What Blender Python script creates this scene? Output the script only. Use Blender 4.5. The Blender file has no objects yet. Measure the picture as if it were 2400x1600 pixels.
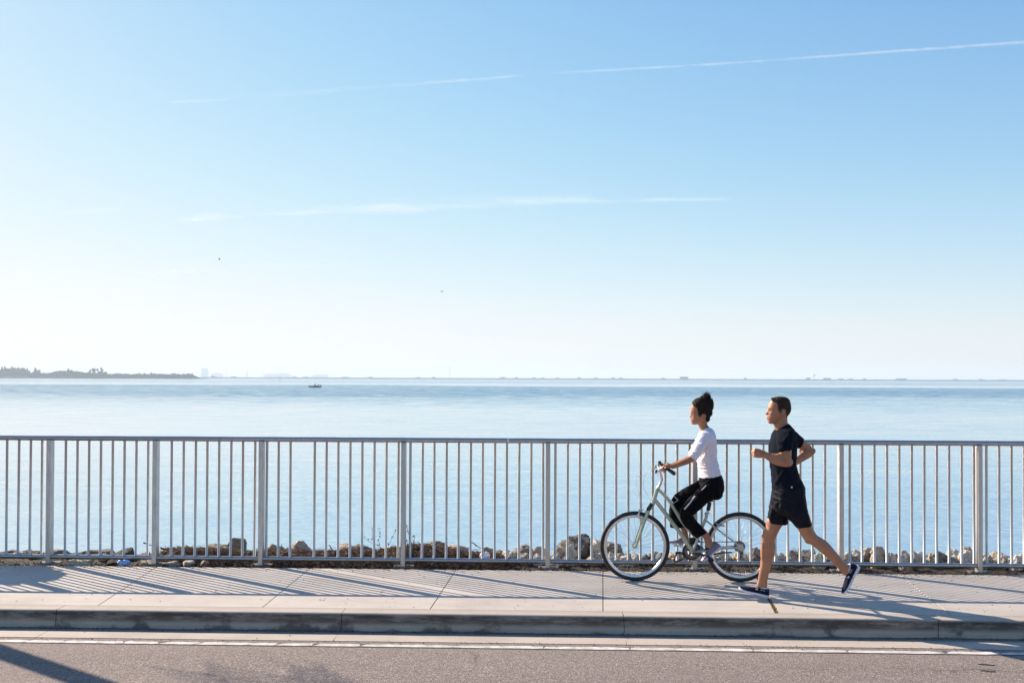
import bpy, bmesh, math, random
import numpy as np
from mathutils import Vector as V, Matrix, noise as mnoise, Euler
rnd = random.Random(7)
SC = bpy.context.scene
COL = SC.collection
R = math.radians
# ------------------------------------------------------------------ camera
CAM_H, FPX = 1.95, 2400.0
yaw, pitch, roll, HOR = R(1.95), R(0.8), R(0.21), 886.5
Fv = V((-math.sin(yaw)*math.cos(pitch), math.cos(yaw)*math.cos(pitch), math.sin(pitch)))
Rv = V((math.cos(yaw), math.sin(yaw), 0)); Uv = Rv.cross(Fv)
R2 = Rv*math.cos(roll)+Uv*math.sin(roll); U2 = -Rv*math.sin(roll)+Uv*math.cos(roll)
CY = HOR-800-FPX*math.tan(pitch)
CP = V((0, 0, CAM_H))
cd = bpy.data.cameras.new('camera'); cam = bpy.data.objects.new('camera', cd); COL.objects.link(cam)
m3 = Matrix((R2, U2, -Fv)).transposed()
cam.matrix_world = Matrix.Translation(CP) @ m3.to_4x4()
cd.sensor_width = 36; cd.lens = 36*FPX/2400; cd.shift_y = CY/2400
cd.clip_start = 0.1; cd.clip_end = 90000
SC.camera = cam
# ------------------------------------------------------------------ light
SUNV = V((-2.03, 1.45, 1.31)).normalized()
EL = math.asin(SUNV.z); AZ = math.atan2(SUNV.x, SUNV.y)
w = bpy.data.worlds.new('World'); SC.world = w; w.use_nodes = True
wn = w.node_tree; wn.nodes.clear()
sky = wn.nodes.new('ShaderNodeTexSky'); sky.sky_type = 'NISHITA'; sky.sun_disc = False
sky.sun_elevation = EL; sky.sun_rotation = AZ
sky.air_density = 1.0; sky.dust_density = 0.15; sky.ozone_density = 4.0; sky.altitude = 0
sky.dust_density = 0.3; sky.ozone_density = 5.0
hs = wn.nodes.new('ShaderNodeHueSaturation'); hs.inputs['Saturation'].default_value = 1.1; hs.inputs['Value'].default_value = 0.1
gm = wn.nodes.new('ShaderNodeGamma'); gm.inputs[1].default_value = 1.2
spc = wn.nodes.new('ShaderNodeSeparateColor'); cmb = wn.nodes.new('ShaderNodeCombineColor')
wn.links.new(sky.outputs[0], hs.inputs['Color']); wn.links.new(hs.outputs[0], gm.inputs[0]); wn.links.new(gm.outputs[0], spc.inputs[0])
SKYG = 1.0
BGS, SKYK = 0.08, (4.9, 4.35, 4.6)
for i, k in enumerate(SKYK):      # film-like shoulder of the sky brightness
    a_ = wn.nodes.new('ShaderNodeMath'); a_.operation = 'MULTIPLY'; a_.inputs[1].default_value = -k
    b_ = wn.nodes.new('ShaderNodeMath'); b_.operation = 'EXPONENT'
    c_ = wn.nodes.new('ShaderNodeMath'); c_.operation = 'SUBTRACT'; c_.inputs[0].default_value = 1
    d_ = wn.nodes.new('ShaderNodeMath'); d_.operation = 'MULTIPLY'; d_.inputs[1].default_value = SKYG/(2*BGS)
    wn.links.new(spc.outputs[i], a_.inputs[0]); wn.links.new(a_.outputs[0], b_.inputs[0]); wn.links.new(b_.outputs[0], c_.inputs[1]); wn.links.new(c_.outputs[0], d_.inputs[0]); wn.links.new(d_.outputs[0], cmb.inputs[i])
bg = wn.nodes.new('ShaderNodeBackground'); bg.inputs[1].default_value = BGS
wo = wn.nodes.new('ShaderNodeOutputWorld')
wn.links.new(cmb.outputs[0], bg.inputs[0]); wn.links.new(bg.outputs[0], wo.inputs[0])
sd = bpy.data.lights.new('sun', 'SUN'); sd.energy = 5.0; sd.angle = R(0.4); sd.color = (1, 0.84, 0.66)
sun = bpy.data.objects.new('sun', sd); COL.objects.link(sun); sun.location = (-30, 20, 20)
sun.rotation_euler = (-SUNV).to_track_quat('-Z', 'Y').to_euler()
SC.view_settings.view_transform = 'Standard'; SC.view_settings.look = 'None'
SC.view_settings.exposure = 1.0; SC.view_settings.gamma = 1; SC.view_settings.use_curve_mapping = False
SC.render.engine = 'CYCLES'
SC.cycles.use_denoising = True
SC.cycles.max_bounces = 8; SC.cycles.transparent_max_bounces = 16; SC.cycles.volume_bounces = 1
SC.cycles.sample_clamp_indirect = 8
# ------------------------------------------------------------------ helpers
def ray(px, py): return Fv*FPX + R2*(px-1200) + U2*(800-py+CY)
def onz(px, py, z=0.0):
    d = ray(px, py); return CP + d*((z-CAM_H)/d.z)
def ony(px, py, Y):
    d = ray(px, py); return CP + d*(Y/d.y)
def tag(o, label=None, cat=None, group=None, kind=None):
    if label: o['label'] = label
    if cat: o['category'] = cat
    if group: o['group'] = group
    if kind: o['kind'] = kind
    return o
def empty(name, loc, label=None, cat=None, group=None):
    o = bpy.data.objects.new(name, None); COL.objects.link(o); o.location = loc
    o.empty_display_size = .1
    return tag(o, label, cat, group)
def link(name, me, mat=None, parent=None, smooth=True):
    """world-space mesh -> object; if parent is a plain-translated empty, keep world placement"""
    o = bpy.data.objects.new(name, me); COL.objects.link(o)
    if mat is not None and len(me.materials) == 0: me.materials.append(mat)
    if smooth: me.polygons.foreach_set('use_smooth', [True]*len(me.polygons))
    if parent is not None:
        o.parent = parent
        p = parent; off = V((0, 0, 0))
        while p is not None: off += p.location; p = p.parent
        me.transform(Matrix.Translation(-off))
    me.update()
    return o
def recenter(o):
    """move a top-level mesh's origin to its base"""
    me = o.data; co = np.empty(len(me.vertices)*3); me.vertices.foreach_get('co', co); co = co.reshape(-1, 3)
    c = V(((co[:, 0].min()+co[:, 0].max())/2, (co[:, 1].min()+co[:, 1].max())/2, co[:, 2].min()))
    me.transform(Matrix.Translation(-c)); o.location = c; return o
class MB:
    def __init__(s): s.v = []; s.f = []
    def add(s, vs, fs):
        b = len(s.v); s.v += [tuple(x) for x in vs]; s.f += [tuple(b+i for i in f) for f in fs]
    def box(s, c, d, rot=None, taper=1.0):
        vs = []
        for z in (-1, 1):
            k = 1 if z < 0 else taper
            for x, y in ((-1, -1), (1, -1), (1, 1), (-1, 1)):
                p = V((x*d[0]/2*k, y*d[1]/2*k, z*d[2]/2))
                if rot: p = rot @ p
                vs.append(V(c)+p)
        s.add(vs, [(3, 2, 1, 0), (4, 5, 6, 7), (0, 1, 5, 4), (1, 2, 6, 5), (2, 3, 7, 6), (3, 0, 4, 7)])
    def rings(s, rs, closed=False, caps=True):
        n = len(rs[0]); b = len(s.v)
        for r in rs: s.v += [tuple(x) for x in r]
        m = len(rs)
        for i in range(m if closed else m-1):
            j = (i+1) % m
            for k in range(n):
                l = (k+1) % n
                s.f.append((b+i*n+k, b+i*n+l, b+j*n+l, b+j*n+k))
        if caps and not closed:
            s.f.append(tuple(b+k for k in range(n))[::-1]); s.f.append(tuple(b+(m-1)*n+k for k in range(n)))
    def tube(s, pts, r, n=10, closed=False, caps=True):
        pts = [V(p) for p in pts]; m = len(pts)
        rad = r if isinstance(r, (list, tuple)) else [r]*m
        rs = []; a = None
        for i, p in enumerate(pts):
            if closed: t = pts[(i+1) % m]-pts[i-1]
            else: t = pts[min(i+1, m-1)]-pts[max(i-1, 0)]
            t.normalize()
            if a is None:
                a = t.cross(V((0, 1, 0)))
                if a.length < .1: a = t.cross(V((1, 0, 0)))
            a = (a - t*a.dot(t)).normalized(); b = t.cross(a)
            rs.append([p+(a*math.cos(2*math.pi*k/n)+b*math.sin(2*math.pi*k/n))*rad[i] for k in range(n)])
        s.rings(rs, closed, caps)
    def ellipsoid(s, c, r, n=12, rot=None):
        rs = []
        for i in range(1, n):
            th = math.pi*i/n
            rs.append([])
            for k in range(2*n):
                ph = math.pi*k/n
                p = V((r[0]*math.sin(th)*math.cos(ph), r[1]*math.sin(th)*math.sin(ph), r[2]*math.cos(th)))
                if rot: p = rot @ p
                rs[-1].append(V(c)+p)
        s.rings(rs)
    def mesh(s, name='m'):
        me = bpy.data.meshes.new(name); me.from_pydata([tuple(v) for v in s.v], [], s.f)
        bm = bmesh.new(); bm.from_mesh(me); bmesh.ops.recalc_face_normals(bm, faces=bm.faces); bm.to_mesh(me); bm.free()
        return me
    def build(s, name, mat, parent=None, smooth=True, bevel=0):
        me = s.mesh(name)
        if bevel:
            bm = bmesh.new(); bm.from_mesh(me)
            bmesh.ops.bevel(bm, geom=bm.edges[:], offset=bevel, segments=2, affect='EDGES', profile=.5)
            bm.to_mesh(me); bm.free()
        return link(name, me, mat, parent, smooth)
def autosmooth(o, ang=40):
    me = o.data; bm = bmesh.new(); bm.from_mesh(me)
    for e in bm.edges:
        if len(e.link_faces) == 2 and e.calc_face_angle(0) > R(ang): e.smooth = False
    bm.to_mesh(me); bm.free(); return o
def cr(pts, n):
    """catmull-rom resample of equal-length tuples"""
    P = [np.array(p, float) for p in pts]
    P = [2*P[0]-P[1]]+P+[2*P[-1]-P[-2]]
    out = []
    for i in range(1, len(P)-2):
        for k in range(n):
            t = k/n
            out.append(.5*((2*P[i])+(-P[i-1]+P[i+1])*t+(2*P[i-1]-5*P[i]+4*P[i+1]-P[i+2])*t*t+(-P[i-1]+3*P[i]-3*P[i+1]+P[i+2])*t**3))
    out.append(P[-2]); return out
def crv(pts, n=6): return [V(p) for p in cr(pts, n)]
def remesh(mb, voxel, it=3, fac=.5):
    me = mb.mesh('tmp'); o = bpy.data.objects.new('tmp', me); COL.objects.link(o)
    m = o.modifiers.new('r', 'REMESH'); m.mode = 'VOXEL'; m.voxel_size = voxel
    if it: s = o.modifiers.new('s', 'SMOOTH'); s.factor = fac; s.iterations = it
    dg = bpy.context.evaluated_depsgraph_get(); dg.update()
    out = bpy.data.meshes.new_from_object(o.evaluated_get(dg))
    bpy.data.objects.remove(o); return out
def npco(me):
    a = np.empty(len(me.vertices)*3); me.vertices.foreach_get('co', a); return a.reshape(-1, 3)
def setco(me, a): me.vertices.foreach_set('co', a.ravel()); me.update()
def npnor(me):
    a = np.empty(len(me.vertices)*3); me.vertices.foreach_get('normal', a); return a.reshape(-1, 3)
# ------------------------------------------------------------------ node materials
class NT:
    def __init__(s, name, rough=.6, metal=0, spec=.5):
        s.m = bpy.data.materials.new(name); s.m.use_nodes = True; s.t = s.m.node_tree
        s.b = s.t.nodes['Principled BSDF']; s.out = s.t.nodes['Material Output']
        s.b.inputs['Roughness'].default_value = rough; s.b.inputs['Metallic'].default_value = metal
        s.b.inputs['Specular IOR Level'].default_value = spec
        s._co = None
    def n(s, typ, **kw):
        x = s.t.nodes.new(typ)
        for k, v in kw.items():
            if hasattr(x, k): setattr(x, k, v)
        return x
    def l(s, a, b): s.t.links.new(a, b)
    def co(s, scale=(1, 1, 1), kind='Object'):
        c = s.n('ShaderNodeTexCoord'); mp = s.n('ShaderNodeMapping'); mp.inputs['Scale'].default_value = scale
        s.l(c.outputs[kind], mp.inputs[0]); return mp.outputs[0]
    def pos(s, scale=(1, 1, 1)):
        c = s.n('ShaderNodeNewGeometry'); mp = s.n('ShaderNodeMapping'); mp.inputs['Scale'].default_value = scale
        s.l(c.outputs['Position'], mp.inputs[0]); return mp.outputs[0]
    def noise(s, vec, scale, detail=5, rough=.6, dist=0, out=0):
        x = s.n('ShaderNodeTexNoise'); x.inputs['Scale'].default_value = scale; x.inputs['Detail'].default_value = detail
        x.inputs['Roughness'].default_value = rough; x.inputs['Distortion'].default_value = dist
        if vec is not None: s.l(vec, x.inputs['Vector'])
        return x.outputs[out]
    def ramp(s, fac, stops):
        x = s.n('ShaderNodeValToRGB'); e = x.color_ramp.elements
        while len(e) < len(stops): e.new(.5)
        for i, (p, c) in enumerate(stops):
            e[i].position = p; e[i].color = (c, c, c, 1) if not hasattr(c, '__len__') else tuple(c)+(1,)
        s.l(fac, x.inputs[0]); return x.outputs[0]
    def mix(s, a, b, f, mode='MIX'):
        x = s.n('ShaderNodeMix'); x.data_type = 'RGBA'; x.blend_type = mode
        for i, v in ((6, a), (7, b)):
            if hasattr(v, 'is_output'): s.l(v, x.inputs[i])
            else: x.inputs[i].default_value = tuple(v)+(1,)
        if hasattr(f, 'is_output'): s.l(f, x.inputs[0])
        else: x.inputs[0].default_value = f
        return x.outputs[2]
    def math(s, op, a, b=0.0, clamp=False):
        x = s.n('ShaderNodeMath'); x.operation = op; x.use_clamp = clamp
        for i, v in ((0, a), (1, b)):
            if hasattr(v, 'is_output'): s.l(v, x.inputs[i])
            else: x.inputs[i].default_value = v
        return x.outputs[0]
    def bump(s, h, strength=.3, dist=.01):
        x = s.n('ShaderNodeBump'); x.inputs['Strength'].default_value = strength; x.inputs['Distance'].default_value = dist
        s.l(h, x.inputs['Height']); s.l(x.outputs[0], s.b.inputs['Normal']); return x
    def color(s, c):
        if hasattr(c, 'is_output'): s.l(c, s.b.inputs['Base Color'])
        else: s.b.inputs['Base Color'].default_value = tuple(c)+(1,)
        return s
def simple(name, c, rough=.6, metal=0, var=.15, scale=30, bump=0, spec=.5, bscale=None):
    t = NT(name, rough, metal, spec); co = t.co()
    n = t.noise(co, scale, 4)
    lo = [x*(1-var) for x in c]; hi = [min(1, x*(1+var)) for x in c]
    t.color(t.ramp(n, [(.3, lo), (.7, hi)]))
    if bump: t.bump(t.noise(co, bscale or scale*3, 4), bump, .004)
    return t.m
def water_mat():
    t = NT('water', .07, 0, .5); t.b.inputs['IOR'].default_value = 1.33
    fine = t.noise(t.pos((.55, 1.25, 1)), 2.6, 4, .62, .4)
    mid = t.noise(t.pos((.3, .9, 1)), .8, 3, .55, .3)
    big = t.noise(t.pos((.12, 1, 1)), .12, 3, .5)
    g = t.n('ShaderNodeNewGeometry'); sx = t.n('ShaderNodeSeparateXYZ'); t.l(g.outputs['Position'], sx.inputs[0])
    # wind lanes: ripple height against distance offshore, wavering along the shore
    wob = t.math('MULTIPLY', t.math('SUBTRACT', t.noise(t.pos((.006, .012, 1)), 1, 3, .5), .5), .10)
    lg = t.math('ADD', t.math('DIVIDE', t.math('LOGARITHM', sx.outputs[1], 10.0), 4.0), wob)
    A = lambda y: math.log10(y)/4
    lane = t.ramp(lg, [(A(14), .24), (A(32), .22), (A(60), .17), (A(100), .22), (A(170), .50), (A(230), 1.0), (A(420), .9), (A(490), .06), (A(590), .06), (A(720), .42), (A(3000), .5)])
    patch = t.ramp(t.noise(t.pos((.003, .022, 1)), 1.0, 3, .5, .2), [(.34, .72), (.64, 1.0)])
    def vec(op, a, b=None, sc=None):
        x = t.n('ShaderNodeVectorMath'); x.operation = op
        if hasattr(a, 'is_output'): t.l(a, x.inputs[0])
        else: x.inputs[0].default_value = a
        if b is not None:
            if hasattr(b, 'is_output'): t.l(b, x.inputs[1])
            else: x.inputs[1].default_value = b
        if sc is not None:
            if hasattr(sc, 'is_output'): t.l(sc, x.inputs['Scale'])
            else: x.inputs['Scale'].default_value = sc
        return x.outputs[0]
    nc = t.noise(t.pos((1.0, 1.35, 1)), 5.0, 4, .62, .5, 1)
    nm = t.noise(t.pos((.22, .8, 1)), 1.0, 3, .55, .3, 1)
    v = vec('ADD', vec('SUBTRACT', nc, (.5, .5, .5)), vec('SCALE', vec('SUBTRACT', nm, (.5, .5, .5)), None, t.ramp(lg, [(A(14), .25), (A(60), .45), (A(200), 1)])))
    v = vec('ADD', vec('MULTIPLY', v, (.8, .9, 0)), (0, -.135, 0))
    v = vec('SCALE', v, None, t.math('MULTIPLY', patch, lane))
    v = vec('NORMALIZE', vec('ADD', v, (0, 0, 1)))
    t.l(v, t.b.inputs['Normal'])
    body = t.ramp(lg, [(A(14), (.31, .33, .34)), (A(45), (.29, .325, .345)), (A(120), (.15, .25, .31)), (A(300), (.035, .165, .255))])
    t.color(t.mix(body, (.08, .18, .24), t.ramp(t.noise(t.pos((.02, .1, 1)), 1.0, 3), [(.3, 0), (.8, .35)])))
    gl = t.n('ShaderNodeBsdfGlossy'); gl.inputs['Color'].default_value = (.95, .97, .98, 1); gl.inputs['Roughness'].default_value = .09; t.l(v, gl.inputs['Normal'])
    mx = t.n('ShaderNodeMixShader'); t.l(t.ramp(lg, [(A(14), .62), (A(60), .62), (A(120), .42), (A(200), .0)]), mx.inputs[0]); t.l(t.b.outputs[0], mx.inputs[1]); t.l(gl.outputs[0], mx.inputs[2]); t.l(mx.outputs[0], t.out.inputs[0])
    return t.m
M = {}
HAZE = 1.95e-4
def concrete(name, base, joint=False, kerb=False):
    t = NT(name, .85, 0, .3); p = t.pos()
    n1 = t.noise(p, 1.3, 6, .65); n2 = t.noise(p, 90, 3, .7); n3 = t.noise(t.pos((14, 1, 1)), 9, 4, .6)
    c = t.ramp(n1, [(.25, [x*.74 for x in base]), (.5, base), (.78, [min(1, x*1.14) for x in base])])
    c = t.mix(c, [x*.80 for x in base], t.math('MULTIPLY', t.ramp(t.noise(t.pos((.6, 2.6, 1)), 3.2, 7, .7), [(.45, 0), (.68, 1)]), .55))
    c = t.mix(c, (.62, .58, .52), t.math('MULTIPLY', t.ramp(n2, [(.45, 0), (.9, 1)]), .35))
    c = t.mix(c, (.20, .17, .14), t.math('MULTIPLY', t.ramp(t.noise(p, 5, 8, .75), [(.58, 0), (.8, 1)]), .38))
    c = t.mix(c, (.10, .08, .07), t.math('MULTIPLY', t.ramp(t.noise(p, 38, 2, .5), [(.70, 0), (.76, 1)]), .5))
    g = t.n('ShaderNodeNewGeometry'); sx = t.n('ShaderNodeSeparateXYZ'); t.l(g.outputs['Position'], sx.inputs[0])
    if kerb:
        # mildew band on the upper part of the kerb face, lighter washed band below
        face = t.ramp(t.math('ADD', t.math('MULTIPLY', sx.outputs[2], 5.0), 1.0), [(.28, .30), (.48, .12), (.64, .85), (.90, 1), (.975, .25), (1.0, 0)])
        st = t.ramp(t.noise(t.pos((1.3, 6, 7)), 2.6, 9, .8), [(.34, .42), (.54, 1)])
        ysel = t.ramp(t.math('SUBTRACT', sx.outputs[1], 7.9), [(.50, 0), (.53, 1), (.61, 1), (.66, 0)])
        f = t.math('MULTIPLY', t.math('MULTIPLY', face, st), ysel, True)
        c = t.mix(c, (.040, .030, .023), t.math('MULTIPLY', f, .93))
        gut_shade = t.ramp(t.math('ADD', t.math('SUBTRACT', sx.outputs[1], 7.9), t.math('MULTIPLY', t.math('SUBTRACT', t.noise(t.pos((.8, 1, 1)), 4, 5), .5), .10)), [(.42, 0), (.50, 1), (.555, 1), (.563, 0)])  # dirt film in the gutter, also painting the kerb's cast shadow darker
        c = t.mix(c, (.050, .045, .040), t.math('MULTIPLY', gut_shade, .72))
        c = t.mix(c, (.17, .15, .13), t.math('MULTIPLY', t.ramp(t.math('SUBTRACT', sx.outputs[1], 7.9), [(.60, 0), (.72, .5), (.742, 1)]), .45))
    t.color(c)
    h = t.math('ADD', t.math('MULTIPLY', n2, .5), t.math('ADD', t.math('MULTIPLY', n3, .35), t.noise(p, 12, 6, .6)))
    t.bump(h, .35, .004)
    return t.m
def asphalt():
    t = NT('asphalt', .9, 0, .25); p = t.pos()
    vo = t.n('ShaderNodeTexVoronoi'); vo.inputs['Scale'].default_value = 120; t.l(p, vo.inputs['Vector'])
    sep = t.n('ShaderNodeSeparateColor'); t.l(vo.outputs['Color'], sep.inputs[0])
    c = t.ramp(sep.outputs[0], [(0, (.115, .095, .088)), (.35, (.20, .160, .144)), (.7, (.275, .222, .198)), (.93, (.36, .31, .28)), (1, (.5, .45, .42))])
    c = t.mix(c, (.07, .06, .055), t.math('MULTIPLY', t.ramp(t.noise(p, 42, 4, .7), [(.52, 0), (.72, 1)]), .6))
    c = t.mix(c, (.16, .13, .12), t.math('MULTIPLY', t.ramp(t.noise(t.pos((.35, 1, 1)), 1.1, 5), [(.4, 0), (.75, 1)]), .35))
    wear_ = t.ramp(t.noise(t.pos((.10, .9, 1)), 1.3, 6, .6), [(.40, 0), (.66, 1)])
    c = t.mix(c, (.30, .245, .215), t.math('MULTIPLY', wear_, .28))
    v2 = t.n('ShaderNodeTexVoronoi'); v2.feature = 'DISTANCE_TO_EDGE'; v2.inputs['Scale'].default_value = .55; t.l(t.mix(t.pos(), t.noise(t.pos(), 2.5, 4, .6, 0, 1), .16), v2.inputs['Vector'])
    ck = t.math('MULTIPLY', t.ramp(v2.outputs['Distance'], [(0, 1), (.006, 0)]), t.ramp(t.noise(t.pos(), .6, 2), [(.52, 0), (.6, 1)]))
    c = t.mix(c, (.05, .042, .038), t.math('MULTIPLY', ck, .7))
    c = t.mix(c, (.06, .052, .048), t.math('MULTIPLY', t.ramp(t.noise(t.pos(), 7, 2, .5), [(.73, 0), (.78, 1)]), .5))
    t.color(c)
    t.bump(t.math('ADD', vo.outputs['Distance'], t.noise(p, 60, 4)), .6, .006)
    return t.m
def alu(name, base=(.50, .50, .52), rough=.38, scale=(6, 6, 1.2)):
    t = NT(name, rough, .85, .5); p = t.pos(scale)
    n = t.noise(p, 6, 5, .7)
    c = t.ramp(n, [(.3, [x*.74 for x in base]), (.6, base), (.8, [x*1.12 for x in base])])
    spk = t.ramp(t.noise(t.pos(), 120, 2, .5), [(.62, 0), (.72, 1)])
    c = t.mix(c, [x*.6 for x in base], t.math('MULTIPLY', spk, .5))
    oi = t.n('ShaderNodeObjectInfo'); c = t.mix(c, [x*.68 for x in base], t.math('MULTIPLY', oi.outputs['Random'], .55))
    st = t.ramp(t.noise(t.pos((22, 22, 1.6)), 2.0, 5, .7), [(.56, 0), (.72, 1)]); c = t.mix(c, (.33, .30, .27), t.math('MULTIPLY', st, .35))
    t.color(c); t.l(t.ramp(n, [(.2, rough+.15), (.8, rough-.06)]), t.b.inputs['Roughness'])
    t.bump(t.noise(t.pos(), 150, 3), .12, .002)
    return t.m
def cloth(name, c, rough=.85, scale=260, var=.2, bump=.25, sheen=.15):
    t = NT(name, rough, 0, .05); sheen *= .08; co = t.co()
    wv = t.noise(co, scale, 2, .5); n = t.noise(co, 9, 4, .6)
    t.color(t.ramp(n, [(.3, [x*(1-var) for x in c]), (.7, [min(1, x*(1+var)) for x in c])]))
    t.b.inputs['Sheen Weight'].default_value = sheen
    t.bump(t.math('ADD', t.math('MULTIPLY', wv, .3), t.noise(t.co((1, 1, 2.2)), 26, 5, .55, .6)), bump, .006)
    return t.m
def skin(name, c, lips=(.42, .16, .12)):
    t = NT(name, .5, 0, .4); co = t.co()
    n = t.noise(co, 14, 5, .6); n2 = t.noise(co, 220, 2)
    col = t.ramp(n, [(.3, [c[0]*.86, c[1]*.80, c[2]*.78]), (.7, [c[0]*1.08, c[1]*1.08, c[2]*1.08])])
    at = t.n('ShaderNodeVertexColor'); at.layer_name = 'tint'
    sp = t.n('ShaderNodeSeparateColor'); t.l(at.outputs[0], sp.inputs[0])
    col = t.mix(col, lips, t.math('MULTIPLY', sp.outputs[0], .8))
    col = t.mix(col, (.05, .03, .022), t.math('MULTIPLY', sp.outputs[1], .62))
    t.color(col)
    t.b.inputs['Subsurface Weight'].default_value = .12
    t.b.inputs['Subsurface Radius'].default_value = (.5, .2, .1); t.b.inputs['Subsurface Scale'].default_value = .012
    t.bump(n2, .12, .002)
    return t.m
def hairmat(name, c):
    t = NT(name, .62, 0, .12); co = t.co((1, 1, 1))
    n = t.noise(t.co((40, 40, 14)), 6, 4, .7, .8)
    t.color(t.ramp(n, [(.3, [x*.45 for x in c]), (.6, c), (.85, [x*2.0 for x in c])]))
    t.bump(n, .8, .006)
    return t.m
def rockmat(name, lo, mid, hi, spot=(.10, .085, .07)):
    t = NT(name, .9, 0, .2); co = t.co()
    n = t.noise(co, 9, 8, .72, .4); n2 = t.noise(co, 42, 5, .7)
    c = t.ramp(n, [(.28, lo), (.5, mid), (.72, hi)])
    c = t.mix(c, spot, t.math('MULTIPLY', t.ramp(n2, [(.54, 0), (.68, 1)]), .65))
    c = t.mix(c, (.30, .16, .08), t.math('MULTIPLY', t.ramp(t.noise(co, 5, 3), [(.60, 0), (.72, 1)]), .5))
    vo = t.n('ShaderNodeTexVoronoi'); vo.inputs['Scale'].default_value = 26; t.l(co, vo.inputs['Vector'])
    t.color(c); t.bump(t.math('ADD', t.math('ADD', n, t.math('MULTIPLY', n2, .9)), t.math('MULTIPLY', vo.outputs['Distance'], .8)), 1.0, .035)
    return t.m
def leafmat(name, c, trans=.0):
    t = NT(name, .6, 0, .3); co = t.co(); g = t.n('ShaderNodeObjectInfo')
    n = t.noise(co, .35 if trans == 0 else 3, 4, .6)
    t.color(t.ramp(n, [(.3, [x*.6 for x in c]), (.7, [x*1.5 for x in c])]))
    return t.m
M['water'] = water_mat()
M['walk'] = concrete('sidewalk_concrete', (.47, .425, .38))
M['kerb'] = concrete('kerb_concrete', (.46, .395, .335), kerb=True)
M['asphalt'] = asphalt()
M['paint'] = simple('road_paint', (.54, .515, .485), .75, 0, .34, 12, .5)
M['tar'] = simple('joint_dirt', (.03, .026, .022), .95)
M['soil'] = simple('dark_mulch', (.017, .014, .011), .95, 0, .8, 28, .9)
M['bank'] = rockmat('bank_rubble', (.16, .13, .11), (.24, .21, .18), (.34, .30, .26))
M['alu'] = alu('railing_aluminium', (.56, .54, .535)); M['alupost'] = alu('post_aluminium', (.60, .575, .555), .42)
M['plate'] = alu('shade_darkened_plate', (.20, .20, .20), .6)  # base plates coloured dark to stand in for shade under the railing
M['alud'] = alu('top_rail_aluminium', (.46, .455, .46), .30)
M['wrack'] = simple('dry_seaweed', (.11, .065, .040), .9, 0, .75, 24, .6)
M['stick'] = simple('dry_sticks', (.20, .13, .085), .85, 0, .5, 12, .3)
M['twig'] = simple('dark_twig', (.035, .028, .022), .85, 0, .3, 30)
M['rubber'] = simple('black_rubber', (.012, .012, .013), .65, 0, .3, 60, .1)
M['black'] = simple('black_plastic', (.016, .016, .018), .4, 0, .2, 40)
M['green'] = simple('pale_green_frame_paint', (.42, .47, .37), .28, .45, .06, 10)
M['paleframe'] = simple('silver_frame_paint', (.50, .52, .50), .25, .5, .05, 10)
M['silver'] = alu('polished_alloy', (.72, .72, .73), .22)
M['chrome'] = alu('steel_spokes', (.66, .66, .68), .25)
M['gear'] = alu('oily_steel', (.20, .17, .15), .45)
M['refl'] = simple('reflector_white', (.75, .73, .70), .3)
# ------------------------------------------------------------------ ground, kerb and road
def strip(name, prof, x0, x1, nx, mat, label=None, kind='structure', jit=0):
    mb = MB(); n = len(prof)
    for i in range(nx+1):
        x = x0+(x1-x0)*i/nx
        mb.v += [(x, y, z) for y, z in prof]
    for i in range(nx):
        for k in range(n-1):
            mb.f.append((i*n+k, (i+1)*n+k, (i+1)*n+k+1, i*n+k+1))
    me = mb.mesh(name)
    o = link(name, me, mat, None, False)
    return tag(o, kind=kind)
WZ = -1.55
water = MB(); water.add([(-11000, 11.0, WZ), (11000, 11.0, WZ), (11000, 11500, WZ), (-11000, 11500, WZ)], [(0, 1, 2, 3)])
tag(water.build('water', M['water'], smooth=False), kind='structure')
sea = MB(); sea.add([(-11000, -9000, WZ-6), (11000, -9000, WZ-6), (11000, 11500, WZ-6), (-11000, 11500, WZ-6)], [(0, 1, 2, 3)])
tag(sea.build('seabed_ground', M['bank'], smooth=False), kind='structure')
XL, XR = -60, 60
# road: one sheet
rd = MB()
rd.add([(XL, -12, -.150), (XR, -12, -.150), (XR, 8.16, -.150), (XL, 8.16, -.150), (XL, -12, -5), (XR, -12, -5)], [(0, 1, 2, 3), (4, 5, 1, 0)])
tag(rd.build('road', M['asphalt'], smooth=False), kind='structure')
# kerb with gutter, cut by joints
kj = [onz(115, 1450, -.05).x, onz(790, 1462, -.05).x, onz(1465, 1468, -.05).x, onz(2214, 1475, -.05).x]
kjx = [kj[0]-3.05*k for k in range(16, 0, -1)]+kj+[kj[3]+3.05*k for k in range(1, 16)]
prof = [(8.145, -.9), (8.145, -.146), (8.30, -.1445), (8.462, -.143), (8.468, -.125), (8.474, -.03), (8.478, -.016), (8.486, -.006), (8.498, -.001), (8.512, 0.0), (8.640, .002), (8.640, -.9)]
mb = MB()
for i in range(len(kjx)-1):
    a, b = kjx[i]+.003, kjx[i+1]-.003
    nx = 14; n = len(prof); base = len(mb.v)
    j0 = [mnoise.noise(V((kjx[i]*3, k*.9, 1)))*.012 for k in range(n)]; j1 = [mnoise.noise(V((kjx[i+1]*3, k*.9, 1)))*.012 for k in range(n)]
    for q in range(nx+1):
        x = a+(b-a)*q/nx
        for k, (y, z) in enumerate(prof):
            wob = mnoise.noise(V((x*1.7, k*.35, 4)))*.004 if 2 < k < 10 else 0
            jx = j0[k] if q == 0 else (j1[k] if q == nx else 0)
            mb.v.append((x+jx, y+wob, z-abs(wob)*.4))
    for q in range(nx):
        for k in range(n-1):
            mb.f.append((base+q*n+k, base+(q+1)*n+k, base+(q+1)*n+k+1, base+q*n+k+1))
    mb.f.append(tuple(base+k for k in range(n))); mb.f.append(tuple(base+nx*n+k for k in range(n))[::-1])
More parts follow.
